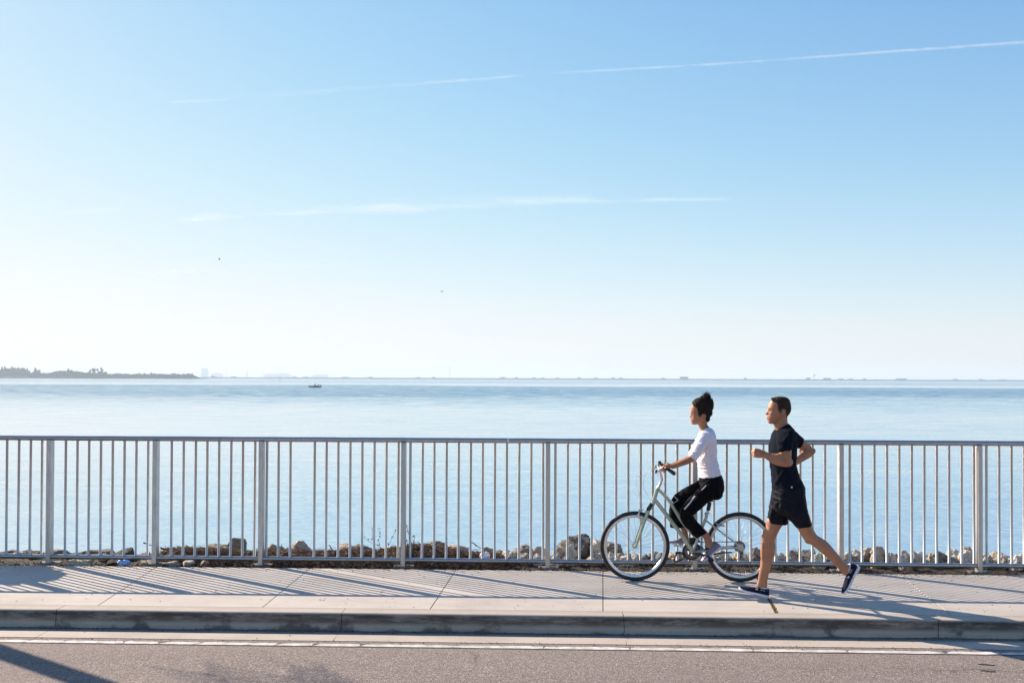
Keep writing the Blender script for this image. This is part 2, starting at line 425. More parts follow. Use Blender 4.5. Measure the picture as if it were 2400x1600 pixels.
tag(mb.build('kerb', M['kerb'], smooth=False), kind='structure')
jb = MB(); jb.box((0, 8.55, -.30), (120, .7, .27)); jb.box((0, 9.55, -.19), (120, 1.78, .32))
tag(jb.build('kerb_joint_fill', M['tar'], smooth=False), kind='structure')
# sidewalk slabs
JB = [onz(x, y, 0).x for x, y in ((52, 1324), (368, 1327), (728, 1330), (1068, 1336), (1413, 1337), (1767, 1339), (2103, 1344))]
JF = [onz(x, y, 0).x for x, y in ((-205, 1429), (200, 1433), (597, 1437), (1003, 1437), (1416, 1441), (1830, 1445), (2250, 1452))]
sj = JF
jb_ = [JB[0]-1.45*k for k in range(24, 0, -1)]+JB+[JB[-1]+1.5*k for k in range(1, 24)]
jf_ = [JF[0]-1.45*k for k in range(24, 0, -1)]+JF+[JF[-1]+1.5*k for k in range(1, 24)]
mb = MB()
for i in range(len(jb_)-1):
    g0, g1 = (.015 if i == 29 else .0035), (.015 if i+1 == 29 else .0035)
    q = [(jf_[i]+g0, 8.652), (jf_[i+1]-g1, 8.652), (jb_[i+1]-g1, 10.44), (jb_[i]+g0, 10.44)]
    mb.add([(x, y, -.11) for x, y in q]+[(x, y, 0) for x, y in q], [(3, 2, 1, 0), (4, 5, 6, 7), (0, 1, 5, 4), (1, 2, 6, 5), (2, 3, 7, 6), (3, 0, 4, 7)])
tag(mb.build('sidewalk', M['walk'], smooth=False, bevel=.003), kind='structure')
# broad painted edge line, cracked into pieces
mb = MB(); x = XL
while x < XR:
    L = rnd.uniform(.16, .5) if x < -1.5 else rnd.uniform(.3, .9)
    n = 8; y0, y1 = 7.986, 8.058
    sk = rnd.uniform(-.03, .06)
    top = []; bot = []
    for k in range(n+1):
        u = k/n
        e = .5*(1-(2*u-1)**6)
        bot.append((x+L*u, y0+rnd.uniform(-.004, .004)+(.012 if k in (0, n) else 0), -.1455))
        top.append((x+L*u+sk, y1+rnd.uniform(-.005, .005)-(.014 if k in (0, n) else 0), -.1455))
    b = len(mb.v); mb.v += bot+top
    for k in range(n): mb.f.append((b+k, b+k+1, b+n+1+k+1, b+n+1+k))
    x += L+rnd.uniform(.002, .010)
tag(mb.build('edge_line', M['paint'], smooth=False), kind='structure')
mb = MB(); mb.box((0, 8.02, -.1505), (120, .092, .008))
tag(mb.build('edge_line_bed', simple('line_bed', (.10, .085, .08), .9, 0, .4, 60), smooth=False), kind='structure')
# soil strip and bank down to the water
def grid(name, x0, x1, nx, prof, mat, amp, fr, kind='structure'):
    mb = MB(); n = len(prof)
    for i in range(nx+1):
        x = x0+(x1-x0)*i/nx
        for y, z, a in prof:
            d = mnoise.fractal(V((x*fr, y*fr, 2.2)), .8, 2.2, 4)*amp*a
            mb.v.append((x, y, z+d))
    for i in range(nx):
        for k in range(n-1): mb.f.append((i*n+k, (i+1)*n+k, (i+1)*n+k+1, i*n+k+1))
    return tag(link(name, mb.mesh(name), mat, None, True), kind=kind)
sp = [(10.43, -.20, 0), (10.445, -.045, .3)]+[(10.47+.06*k, -.05+.004*math.sin(k), 1) for k in range(18)]
grid('soil_verge', -40, 40, 1600, sp, M['soil'], .022, 7)
bp = [(11.45, -.20, 0), (11.5, -.06, 1)]+[(11.55+.12*k, -.07-.1*k, 2) for k in range(22)]
grid('rocky_bank', -40, 40, 800, bp, M['bank'], .05, 3)
# ------------------------------------------------------------------ railing
FY = 10.60
ztop, zbot = ony(1000, 1031, FY).z, ony(1200, 1314, FY).z
print('rail z', ztop, zbot)
BX = [-5.672+.1253*k for k in range(-34, 112)]
SKIP = [-5.18, -4.045, -2.553]
POST = [-8.9, -7.7, -6.32, -5.21, -4.085, -2.968, -1.481, .015, 1.522, 3.006, 4.399, 5.95, 7.4]
JO = [-9.45, -6.42, -3.405, -.398, 2.626, 5.65, 8.2]
RL = ['leftmost section of the grey metal railing, in front of the brightest water',
      'grey railing section with one baluster missing and brown seaweed heaped behind it',
      'grey metal railing section in the middle, partly behind the woman and bicycle',
      'rightmost section of the grey metal railing, to the right of the man']
bal0 = MB(); hb = ztop-zbot-.03
bal0.tube([(0, 0, 0), (0, 0, .012), (0, 0, .014), (0, 0, hb-.014), (0, 0, hb-.012), (0, 0, hb)], [.0165, .0145, .0130, .0130, .0145, .0165], 12); bal_me = bal0.mesh('baluster'); bal_me.materials.append(M['alu'])
bal_me.polygons.foreach_set('use_smooth', [True]*len(bal_me.polygons))
bmx = bmesh.new(); bmx.from_mesh(bal_me)
for e in bmx.edges:
    if e.calc_face_angle(0) > 1: e.smooth = False
bmx.to_mesh(bal_me); bmx.free()
for si in range(len(JO)-1):
    a, b = JO[si]+.003, JO[si+1]-.003
    if si in (0, 5):
        lab = ('outer left' if si == 0 else 'outer right')+' section of the grey metal railing beyond the edge of the picture'
    else: lab = RL[si-1]
    e = empty('metal_railing', ((a+b)/2, FY, -.05), lab, 'railing', 'railing sections along the sidewalk')
    lift = 0.0
    def yo(x): return 0.0
    nseg = 16
    mb = MB(); mb.tube([(a+(b-a)*k/nseg, FY, ztop+.002*mnoise.noise(V((a+k*.7, 0, 0)))) for k in range(nseg+1)], .0262, 20)
    autosmooth(mb.build('top_rail', M['alud'], e))
    mb = MB(); mb.tube([(a+(b-a)*k/nseg, FY, zbot+.003*mnoise.noise(V((a+k*.7, 5, 0)))) for k in range(nseg+1)], .0245, 20)
    autosmooth(mb.build('bottom_rail', M['alud'], e))
    for px in POST:
        if a <= px < b:
            mb = MB(); mb.box((px, FY, (ztop-.02-.055)/2), (.047, .088, ztop-.02+.055))
            p = mb.build('post', M['alupost'], e, False, .004)
            mb = MB(); mb.box((px+.005, FY-.0, .0), (.205, .13, .012))
            for sx in (-1, 1):
                mb.tube([(px+sx*.07, FY-.04, .005), (px+sx*.07, FY-.04, .018)], .011, 6)
            mb.build('base_plate', M['plate'], p, False)
    for x in BX:
        if a <= x < b and all(abs(x-s) > .05 for s in SKIP) and all(abs(x-q) > .034 for q in POST):
            o = bpy.data.objects.new('baluster', bal_me); COL.objects.link(o); o.parent = e
            o.location = V((x, FY+.0, zbot+.012))-e.location
            o.rotation_euler = (0, rnd.uniform(-.0025, .0025), rnd.random())
# ------------------------------------------------------------------ rocks
RM = [rockmat('rock_grey', (.15, .135, .12), (.29, .265, .235), (.44, .40, .36)),
      rockmat('rock_pale', (.44, .39, .33), (.68, .63, .56), (.84, .80, .74), (.30, .25, .20)),
      rockmat('rock_tan', (.31, .25, .19), (.54, .46, .37), (.70, .63, .55)),
      rockmat('rock_dark', (.035, .033, .028), (.09, .085, .07), (.19, .175, .15)), rockmat('rock_brown', (.10, .09, .078), (.19, .17, .15), (.30, .275, .24))]
ROCKS = [ # x0, x1, top y, depth Y, material, height/width, word
 (36, 62, 1291, 11.25, 1, .4, 'flat pale'), (66, 101, 1290, 11.15, 3, .35, 'flat dark grey'), (124, 164, 1286, 11.2, 0, .35, 'long flat grey'), (160, 203, 1293, 11.25, 3, .3, 'thin dark'),
 (236, 268, 1286, 11.2, 0, .5, 'small grey'), (262, 318, 1283, 11.1, 3, .5, 'black domed'), (320, 352, 1291, 11.2, 2, .5, 'small tan'),
 (484, 538, 1274, 11.15, 0, .55, 'broad grey domed'), (540, 574, 1257, 11.25, 0, 1.05, 'tall upright grey'), (560, 600, 1292, 11.0, 2, .5, 'low brownish'),
 (620, 670, 1272, 11.2, 2, .6, 'rounded tan and grey'), (682, 731, 1266, 11.2, 2, .75, 'big rounded tan'), (788, 838, 1272, 11.2, 2, .7, 'broad tan'),
 (826, 866, 1273, 11.3, 0, .7, 'pitted grey'), (902, 940, 1275, 11.2, 1, .7, 'pale pinkish'), (996, 1042, 1266, 11.25, 0, .75, 'smooth grey'),
 (1048, 1094, 1274, 11.15, 2, .7, 'reddish tan'), (1130, 1156, 1279, 11.2, 2, .8, 'small brown'), (1162, 1183, 1287, 11.2, 0, .8, 'small dull grey'),
 (1184, 1212, 1287, 11.05, 1, .8, 'pinkish'), (1195, 1240, 1276, 11.25, 0, .7, 'grey topped'), (1220, 1240, 1294, 11.0, 2, .8, 'little orange tan'), (1243, 1281, 1279, 11.2, 2, .8, 'pitted tan'),
 (1249, 1268, 1296, 10.95, 1, .8, 'little white'), (1289, 1313, 1297, 10.95, 1, .7, 'little pale'), (1298, 1325, 1277, 11.1, 2, 1.0, 'upright tan'),
 (1319, 1381, 1252, 11.35, 4, .72, 'largest dark grey'), (1328, 1350, 1275, 11.05, 1, 1.3, 'bright upright white'), (1385, 1412, 1262, 11.25, 1, 1.1, 'tall pale'), (1380, 1408, 1294, 11.0, 2, .5, 'flat tan'),
 (1399, 1448, 1265, 11.3, 0, .75, 'large sloping grey'), (1424, 1444, 1293, 11.0, 1, .8, 'little white'), (1445, 1468, 1294, 11.1, 2, .6, 'small tan'), (1464, 1490, 1295, 11.15, 1, .5, 'low pale'),
 (1500, 1522, 1297, 11.1, 0, .7, 'small grey'), (1524, 1562, 1292, 11.1, 0, .6, 'grey'), (1566, 1600, 1291, 11.1, 2, .6, 'reddish brown'), (1604, 1640, 1294, 11.1, 1, .6, 'low pale'),
 (1672, 1708, 1286, 11.15, 1, .8, 'rounded pale'), (1716, 1748, 1295, 11.15, 2, .6, 'low tan'), (1755, 1783, 1281, 11.2, 0, .9, 'tall grey'), (1786, 1814, 1297, 11.1, 2, .5, 'low tan'), (1816, 1840, 1294, 11.15, 1, .7, 'pale'),
 (1842, 1874, 1286, 11.2, 2, .75, 'tan'), (1875, 1899, 1285, 11.2, 1, .9, 'rounded white'), (1898, 1916, 1283, 11.3, 2, 1.0, 'narrow tan'), (1918, 1950, 1296, 11.15, 1, .6, 'pale'), (1960, 1984, 1297, 11.15, 3, .6, 'small dark'),
 (1987, 2016, 1285, 11.2, 1, .9, 'rounded cream'), (2012, 2046, 1281, 11.25, 2, .8, 'golden tan'), (2045, 2073, 1277, 11.2, 2, 1.15, 'tall rounded tan'), (2075, 2099, 1295, 11.1, 1, .75, 'small white'),
 (2104, 2132, 1287, 11.2, 1, .85, 'speckled white'), (2131, 2159, 1290, 11.15, 1, .75, 'cream'), (2160, 2182, 1299, 11.1, 1, .6, 'low white'), (2176, 2218, 1287, 11.25, 0, .7, 'brownish grey'),
 (2219, 2252, 1285, 11.2, 1, .85, 'bright white'), (2250, 2277, 1288, 11.1, 1, .9, 'pitted white'), (2249, 2276, 1278, 11.35, 2, 1.0, 'tan topped'), (2272, 2288, 1286, 11.3, 0, 1.0, 'narrow grey'),
 (2300, 2320, 1297, 11.1, 2, .8, 'golden'), (2316, 2354, 1290, 11.2, 2, .7, 'yellowish tan'), (2356, 2382, 1301, 11.1, 1, .6, 'low bright white'), (2376, 2412, 1297, 11.2, 1, .7, 'white pitted'), (2414, 2450, 1288, 11.2, 1, .8, 'cream')]
def rock_mesh(w_, d_, h_, seed, sub=4):
    bm = bmesh.new(); bmesh.ops.create_icosphere(bm, subdivisions=sub, radius=1)
    pl = []
    r = random.Random(seed)
    for _ in range(15):
        v = V((r.gauss(0, 1), r.gauss(0, 1), r.gauss(0, 1))).normalized(); pl.append((v, r.uniform(.52, .92)))
    for v in bm.verts:
        p = v.co.copy()
        for nn, dd in pl:
            t = p.dot(nn)-dd
            if t > 0: p -= nn*t*.9
        q = p*1.6+V((seed*3.1, 0, 0))
        p *= 1.12+.26*mnoise.noise(q)+.15*mnoise.noise(q*2.7)+.08*mnoise.noise(q*6)-.07*abs(mnoise.noise(q*9))+.03*mnoise.noise(q*17)
        v.co = V((p.x*w_, p.y*d_, p.z*h_))
    me = bpy.data.meshes.new('rock'); bm.to_mesh(me); bm.free(); return me
def bay(xc):
    names = ['left of the leftmost post', 'between posts one and two', 'between posts two and three', 'between posts three and four',
             'between posts four and five', 'between posts five and six', 'between posts six and seven', 'between the two rightmost posts', 'right of the last post']
    ps = [117, 365, 613, 946, 1284, 1628, 1970, 2294]
    return names[sum(xc > p for p in ps)]
ordn = ['first', 'second', 'third', 'fourth', 'fifth', 'sixth', 'seventh', 'eighth', 'ninth', 'tenth', 'eleventh', 'twelfth', 'thirteenth', 'fourteenth', 'fifteenth', 'sixteenth', 'seventeenth', 'eighteenth', 'nineteenth', 'twentieth', '21st', '22nd', '23rd', '24th', '25th', '26th', '27th', '28th', '29th', '30th', '31st', '32nd', '33rd', '34th', '35th']
cnt = {}
for i, (x0, x1, ty, Y, mi, hw, word) in enumerate(sorted(ROCKS)):
    L, Rr = ony(x0, ty, Y), ony(x1, ty, Y); wd = (Rr.x-L.x)/2*1.34; hh = wd*hw
    dep = wd*rnd.uniform(.8, 1.1)
    me = rock_mesh(wd, dep, hh, i+1)
    co = npco(me); ctop = co[:, 2].max()
    zc = L.z-ctop
    rz = rnd.uniform(-.3, .3)
    bot = co[:, 2].min()+zc
    o = link('rock', me, RM[mi]); o.location = ((L.x+Rr.x)/2, Y, zc)
    if bot > -.05:   # bed it on the verge
        k = (L.z+.07)/(ctop-co[:, 2].min()); co[:, 2] *= k; setco(me, co); o.location.z = L.z-ctop*k
    b = bay((x0+x1)/2); cnt[b] = cnt.get(b, 0)+1
    tag(o, word+' rock, '+ordn[cnt[b]-1]+' from left '+b, 'rock', 'shore rocks behind the railing')
    if 'largest' in word: o['label'] = 'largest dark grey boulder, overhanging, behind the railing just left of the front wheel'
    if 'tall upright grey' in word: o['label'] = 'tall upright grey rock sticking up behind the railing beside the third post'
    if 'black domed' in word: o['label'] = 'black domed rock low behind the railing to the left of the second post'
r = random.Random(21); cnt2 = {}
for px in sorted([r.uniform(1195, 2440) for _ in range(84)]+[r.uniform(-60, 380) for _ in range(8)]):
    Y = r.uniform(10.95, 11.5); p = ony(px, r.uniform(1293, 1301) if px > 380 else r.uniform(1294, 1302), Y); wd = r.uniform(.035, .085)
    me = rock_mesh(wd, wd*.9, max(.03, (p.z+.08)*.6), int(px)+700, 3); co = npco(me)
    o = link('rock', me, RM[r.choice([0, 1, 1, 2, 2])]); o.location = (p.x, Y, p.z-co[:, 2].max())
    b = bay(px); k = cnt2.get(b, 0); cnt2[b] = k+1
    tag(o, 'small low filler stone, '+ordn[k]+' from left '+b, 'rock', 'shore rocks behind the railing')
# pieces under the rail
mb = MB(); mb.box((0, 0, 0), (.215, .12, .085))
me = mb.mesh(); bm = bmesh.new(); bm.from_mesh(me); bmesh.ops.subdivide_edges(bm, edges=bm.edges[:], cuts=9, use_grid_fill=True)
for v in bm.verts:
    p = v.co; p += p.normalized()*(.014*mnoise.noise(p*16)+.007*mnoise.noise(p*50))
bm.to_mesh(me); bm.free()
o = link('concrete_block', me, rockmat('block_cream', (.45, .36, .24), (.60, .50, .36), (.70, .62, .48), (.3, .22, .14)))
o.location = onz(186, 1321, 0)+V((0, .12, .0)); o.location.y = 10.53; o.location.x = ony(186, 1320, 10.5).x; o.location.z = .005
tag(o, 'cream broken concrete block under the bottom rail beside the leftmost railing post', 'block')
for i, (px, wd, mt, wrd) in enumerate([(400, .16, 2, 'tan'), (437, .13, 1, 'pale'), (475, .11, 2, 'brown'), (262, .2, 3, 'dark'), (335, .16, 2, 'orange tan')]):
    me = rock_mesh(wd/2, .06, .04, 90+i, 3); o = link('stone', me, RM[mt]); p = ony(px, 1318, 10.62); o.location = (p.x, 10.66+.02*i, -.01)
    tag(o, wrd+' flat stone below the bottom rail, '+['just right of the second post', 'middle of three right of post two', 'last of three right of post two', 'left of the crumpled blue bag', 'right of the crumpled blue bag'][i], 'stone', 'stones under the bottom rail')
# crumpled bags
def crumple(name, px, py, Y, s, c, label):
    bm = bmesh.new(); bmesh.ops.create_icosphere(bm, subdivisions=5, radius=1)
    for v in bm.verts:
        p = v.co.copy(); q = p*2+V((px, 0, 0))
        k = 1+.45*abs(mnoise.noise(q))+.35*abs(mnoise.noise(q*2.3))-.3*abs(mnoise.noise(q*4.7))
        v.co = V((p.x*s[0]*k, p.y*s[1]*k, p.z*s[2]*k))
    me = bpy.data.meshes.new(name); bm.to_mesh(me); bm.free()
    o = link(name, me, simple(name+'_film', c, .35, 0, .35, 18)); o.location = ony(px, py, Y); tag(o, label, 'litter')
    return o
crumple('plastic_bag', 291, 1318, 10.50, (.058, .035, .026), (.20, .36, .66), 'crumpled blue plastic bag below the railing left of the second post')
crumple('plastic_cup', 1137, 1301, 10.72, (.045, .04, .034), (.66, .68, .74), 'crumpled whitish plastic litter on the seaweed between the fourth and fifth posts')
# ------------------------------------------------------------------ seaweed wrack and sticks
mb = MB()
xa, xb = ony(375, 1290, 11).x, ony(1185, 1290, 11).x
def wrack_top(px):
    prof = [(370, 0), (385, .075), (430, .09), (520, .085), (600, .05), (640, .08), (760, .07), (880, .085), (925, .10), (960, .15), (1040, .13), (1090, .08), (1160, .055), (1200, 0)]
    for (a, ha), (b, hb_) in zip(prof, prof[1:]):
        if a <= px <= b: return ha+(hb_-ha)*(px-a)/(b-a)
    return 0
nx, ny = 700, 22
for i in range(nx+1):
    x = xa+(xb-xa)*i/nx; px = 375+810*i/nx; H = wrack_top(px)
    for k in range(ny+1):
        u = k/ny; y = 10.68+.5*u
        z = -.06+(H+.075)*math.sin(math.pi*min(1, u*1.05))**.7 if u < .95 else -.08
        z += mnoise.fractal(V((x*12, y*12, 0)), .7, 2.1, 5)*.022 if H > .01 else 0
        mb.v.append((x, y, z))
for i in range(nx):
    for k in range(ny): mb.f.append((i*(ny+1)+k, (i+1)*(ny+1)+k, (i+1)*(ny+1)+k+1, i*(ny+1)+k+1))
for q in range(5200):
    px = rnd.uniform(380, 1185) if q < 4300 else rnd.uniform(0, 2400)
    H = wrack_top(px)
    if q < 4300: y = rnd.uniform(10.68, 11.12); u = (y-10.68)/.5; zz = -.06+(H+.075)*math.sin(math.pi*min(1, u*1.05))**.7
    else: y = rnd.uniform(10.47, 11.0); zz = -.04
    x = ony(px, 1300, y).x
    L = rnd.uniform(.02, .10) if q % 9 else rnd.uniform(.1, .22)
    an = rnd.uniform(-1, 1)*1.2; tl = rnd.gauss(0, .35)
    d = V((math.cos(an), math.sin(an), 0))*math.cos(tl)+V((0, 0, math.sin(tl)))
    c = V((x, y, zz+rnd.uniform(-.005, .02))); r_ = rnd.uniform(.0012, .004)
    n1 = d.cross(V((0, 0, 1))).normalized()*r_; n2 = V((0, 0, r_))
    A, B = c-d*L/2, c+d*L/2+V((0, 0, rnd.uniform(-.01, .01)))
    mb.add([A+n1, A-n1*.5+n2, A-n1*.5-n2, B+n1*.6, B-n1*.3+n2*.6, B-n1*.3-n2*.6], [(0, 1, 4, 3), (1, 2, 5, 4), (2, 0, 3, 5)])
wm = NT('seaweed_wrack', .9, 0, .2); wc = wm.co(); wn_ = wm.noise(wc, 34, 6, .75)
wm.color(wm.ramp(wn_, [(.3, (.012, .008, .006)), (.46, (.07, .040, .026)), (.58, (.22, .14, .10)), (.70, (.52, .41, .32))])); wm.bump(wn_, .8, .02)
o = link('seaweed_debris', mb.mesh('seaweed_debris'), wm.m); tag(o, 'brown heap of dry seaweed and sticks washed up behind the railing', 'debris', kind='stuff')
# leaf litter on the verge
mb = MB()
for q in range(4200):
    x = rnd.uniform(-6.5, 6.5); y = 10.45+abs(rnd.gauss(0, .14)); z = -.045+rnd.uniform(0, .035)
    if y > 10.9: continue
    s_ = rnd.uniform(.006, .022); e_ = Euler((rnd.uniform(-.9, .9), rnd.uniform(-.9, .9), rnd.uniform(0, 6.3))).to_matrix()
    ps = [V((x, y, z))+e_ @ V(p)*s_ for p in ((-1, 0, 0), (-.2, -.5, .15), (1, 0, 0), (-.2, .5, .15))]
    mb.add(ps, [(0, 1, 2, 3)])
lm = NT('leaf_litter', .85, 0, .2); lc = lm.co(); lm.color(lm.ramp(lm.noise(lc, 23, 3, .7), [(.35, (.010, .008, .007)), (.56, (.03, .019, .013)), (.68, (.12, .065, .035)), (.78, (.36, .27, .18))]))
tag(link('leaf_litter', mb.mesh('leaf_litter'), lm.m, None, False), 'dark leaf litter along the foot of the railing', 'leaf litter', kind='stuff')
mb = MB()
for q in range(2600):
    if q < 1100: x, y, z = rnd.uniform(-6, 6), 10.43-abs(rnd.gauss(0, .07)), .002
    elif q < 1500: x, y, z = rnd.uniform(-6, 6), rnd.uniform(8.7, 10.4), .002
    elif q < 2200: x, y, z = rnd.uniform(-6, 6), 8.45-abs(rnd.gauss(0, .05)), -.141
    else: x, y, z = rnd.uniform(-6, 6), 8.10+rnd.gauss(0, .03), -.143
    s_ = rnd.uniform(.0025, .008); e_ = Euler((rnd.uniform(-.6, .6), rnd.uniform(-.6, .6), rnd.uniform(0, 6.3))).to_matrix()
    mb.add([V((x, y, z+s_*.3))+e_ @ V(p)*s_ for p in ((-1, -.4, 0), (.6, -.7, 0), (1, .5, 0), (-.3, .8, 0), (.1, 0, .5))], [(0, 1, 4), (1, 2, 4), (2, 3, 4), (3, 0, 4), (3, 2, 1, 0)])
tag(link('grit', mb.mesh('grit'), lm.m, None, False), 'scattered grit and leaf bits on the sidewalk and in the gutter', 'grit', kind='stuff')
for i, (px, py, w_) in enumerate([(2312, 1556, .115), (2316, 1571, .10)]):
    c = onz(px, py, -.146); mb = MB(); n = 10; top = []; bot = []
    for k in range(n+1):
        u = k/n; h_ = .004+.012*math.sin(math.pi*u)+rnd.uniform(-.003, .003); x_ = c.x+(u-.5)*w_*1.1; y_ = c.y+.01*math.sin(u*5+i)
        bot.append((x_, y_-h_, -.1465)); top.append((x_, y_+h_, -.1465))
    mb.v += bot+top
    for k in range(n): mb.f.append((k, k+1, n+2+k, n+1+k))
    tag(mb.build('tar_mark', M['tar'], None, False), ['upper', 'lower'][i]+' of two short dark scuffs on the road at bottom right', 'road mark', 'dark scuffs on the road')
# dead weeds standing through the railing
def weed(name, pts_px, Y, r, label, cat='twig', buds=True, mat='twig'):
    mb = MB()
    for pts in pts_px:
        P = crv([ony(x, y, Y+.02*rnd.uniform(-1, 1)) for x, y in pts], 5); n = len(P)
        mb.tube(P, [r*(1-.7*i/n) for i in range(n)], 6)
        if buds:
            for i in range(2, n, 3):
                for _ in range(2): mb.ellipsoid(P[i]+V((rnd.uniform(-.012, .012), rnd.uniform(-.01, .01), rnd.uniform(-.01, .012))), (.005, .003, .008), 4)
    o = mb.build(name, M[mat]); recenter(o); return tag(o, label, cat)
weed('dead_weed', [[(970, 1315), (966, 1290), (962, 1266), (955, 1240), (950, 1222)], [(970, 1315), (968, 1285), (971, 1262), (970, 1252)], [(966, 1300), (956, 1278), (952, 1262)]], 10.75, .005, 'dark dead weed standing at the fourth railing post from the left', 'weed')
weed('dead_weed', [[(905, 1300), (893, 1285), (888, 1268), (890, 1255), (887, 1240)], [(900, 1292), (885, 1278), (865, 1268), (852, 1255)], [(905, 1296), (912, 1275), (925, 1248), (934, 1232)], [(880, 1282), (873, 1262), (874, 1225)]], 10.8, .0026, 'thin bare dead weed with spreading stems left of the fourth railing post', 'weed')
weed('driftwood_stick', [[(336, 1271), (345, 1274), (356, 1278)]], 10.9, .008, 'short driftwood stick poking left of the second railing post', 'stick', False, 'twig')
weed('driftwood_stick', [[(376, 1283), (388, 1286), (400, 1286), (420, 1290)]], 10.75, .009, 'dark driftwood stick poking right of the second railing post', 'stick', False, 'twig')
weed('driftwood_stick', [[(1102, 1268), (1112, 1274), (1125, 1283), (1146, 1292)], [(1112, 1274), (1116, 1280)]], 10.8, .006, 'bare brown stick slanting down beside the crumpled whitish litter', 'stick', False, 'stick')
weed('driftwood_stick', [[(771, 1276), (776, 1284), (781, 1292)]], 10.8, .005, 'short dark stick standing in the seaweed left of the broad tan rock', 'stick', False, 'twig')
weed('driftwood_stick', [[(988, 1273), (1000, 1274), (1012, 1273)]], 10.8, .006, 'pale stick lying flat over the seaweed right of the fourth post', 'stick', False, 'stick')
weed('dry_grass_tuft', [[(966, 1338), (974, 1328), (984, 1316)], [(968, 1336), (970, 1326), (968, 1316)], [(969, 1337), (980, 1330), (990, 1322)]], 10.46, .0022, 'pale dry grass tuft at the sidewalk edge right of the fourth post', 'grass tuft', False, 'stick')
weed('dead_root_tangle', [[(1862, 1305), (1866, 1290), (1858, 1284)], [(1868, 1305), (1872, 1288), (1880, 1280)], [(1870, 1305), (1860, 1295), (1850, 1288)], [(1875, 1306), (1884, 1296), (1893, 1292)], [(1868, 1302), (1874, 1274), (1872, 1268)], [(1868, 1300), (1890, 1305), (1900, 1310)]], 10.9, .006, 'brown tangled dead roots on the rocks right of the man\'s front knee', 'roots', False, 'stick')
# green sprout
mb = MB()
for q in range(9):
    c = ony(1922+rnd.uniform(-4, 4), 1300-q*1.4, 10.85); a = rnd.uniform(0, 6.3); e_ = Euler((rnd.uniform(-.5, .5), rnd.uniform(-.9, -.1), a)).to_matrix()
    ps = [c+e_ @ V(p)*.024 for p in ((0, 0, 0), (.4, -.3, .1), (1, 0, .1), (.4, .3, .1), (.5, 0, -.06))]
    mb.add(ps, [(0, 1, 4), (1, 2, 4), (2, 3, 4), (3, 0, 4), (0, 1, 2, 3)])
mb.tube([ony(1921, 1312, 10.85), ony(1922, 1288, 10.85)], .003, 6)
recenter(tag(mb.build('green_seedling', simple('fresh_leaf', (.22, .42, .05), .5), None, False), 'bright green seedling behind the railing below the man\'s rear knee', 'plant'))
# weeds in the wide slab joint
mb = MB()
for q in range(420):
    u = rnd.random()
    y = 8.66+.42*u; x = JF[5]+(JB[5]-JF[5])*(y-8.652)/1.788+rnd.uniform(-.014, .014)
    s_ = rnd.uniform(.004, .012); e_ = Euler((rnd.uniform(-1, 1), rnd.uniform(-1, 1), rnd.uniform(0, 6))).to_matrix()
    mb.add([V((x, y, -.002))+e_ @ V(p)*s_ for p in ((-1, -.3, 0), (1, -.2, 0), (.3, .6, .3))], [(0, 1, 2)])
tag(mb.build('joint_moss', simple('dry_yellow_moss', (.27, .19, .07), .9, 0, .5, 60), None, False), 'yellowish dry moss in the sidewalk joint under the man\'s shoe', 'moss', kind='stuff')
# ------------------------------------------------------------------ figure tools
def loft(mb, S, sub=6, ring=22, cap0=.5, cap1=.5, ex=1.0):
    arr = []
    for p1, p2, Y, ry in S:
        a, b = ony(p1[0], p1[1], Y), ony(p2[0], p2[1], Y)
        arr.append((a.x, a.y, a.z, b.x, b.y, b.z, ry))
    A = cr(arr, sub)
    rs = []
    def mk(c, a, ry, k=1.0, off=V((0, 0, 0))):
        r = []
        for q in range(ring):
            f = 2*math.pi*q/ring
            cx, sx = math.cos(f), math.sin(f)
            cx = math.copysign(abs(cx)**ex, cx); sx = math.copysign(abs(sx)**ex, sx)
            r.append(c+off+a*cx*k+V((0, ry*sx*k, 0)))
        return r
    C = [(V(x[0:3])+V(x[3:6]))/2 for x in A]; H = [(V(x[0:3])-V(x[3:6]))/2 for x in A]; W = [x[6] for x in A]
    if cap0 > 0:
        t = (C[0]-C[1]).normalized(); m = min(H[0].length, W[0])*cap0
        for q in (85, 65, 40, 20): rs.append(mk(C[0], H[0], W[0], math.cos(R(q)), t*m*math.sin(R(q))))
    for c, h, w_ in zip(C, H, W): rs.append(mk(c, h, w_))
    if cap1 > 0:
        t = (C[-1]-C[-2]).normalized(); m = min(H[-1].length, W[-1])*cap1
        for q in (20, 40, 65, 85): rs.append(mk(C[-1], H[-1], W[-1], math.cos(R(q)), t*m*math.sin(R(q))))
    mb.rings(rs)
def chain(mb, pts, rad, n=12):
    """rounded tapered chain"""
    pts = [V(p) for p in pts]
    P = cr([tuple(p)+(r,) for p, r in zip(pts, rad)], 4)
    q = [V(p[:3]) for p in P]; r = [float(p[3]) for p in P]
    t0 = (q[0]-q[1]).normalized(); t1 = (q[-1]-q[-2]).normalized()
    pre = [(q[0]+t0*r[0]*math.sin(R(a)), r[0]*math.cos(R(a))) for a in (85, 60, 30)]
    post = [(q[-1]+t1*r[-1]*math.sin(R(a)), r[-1]*math.cos(R(a))) for a in (30, 60, 85)]
    allp = pre+list(zip(q, r))+post
    mb.tube([a for a, b in allp], [b for a, b in allp], n)
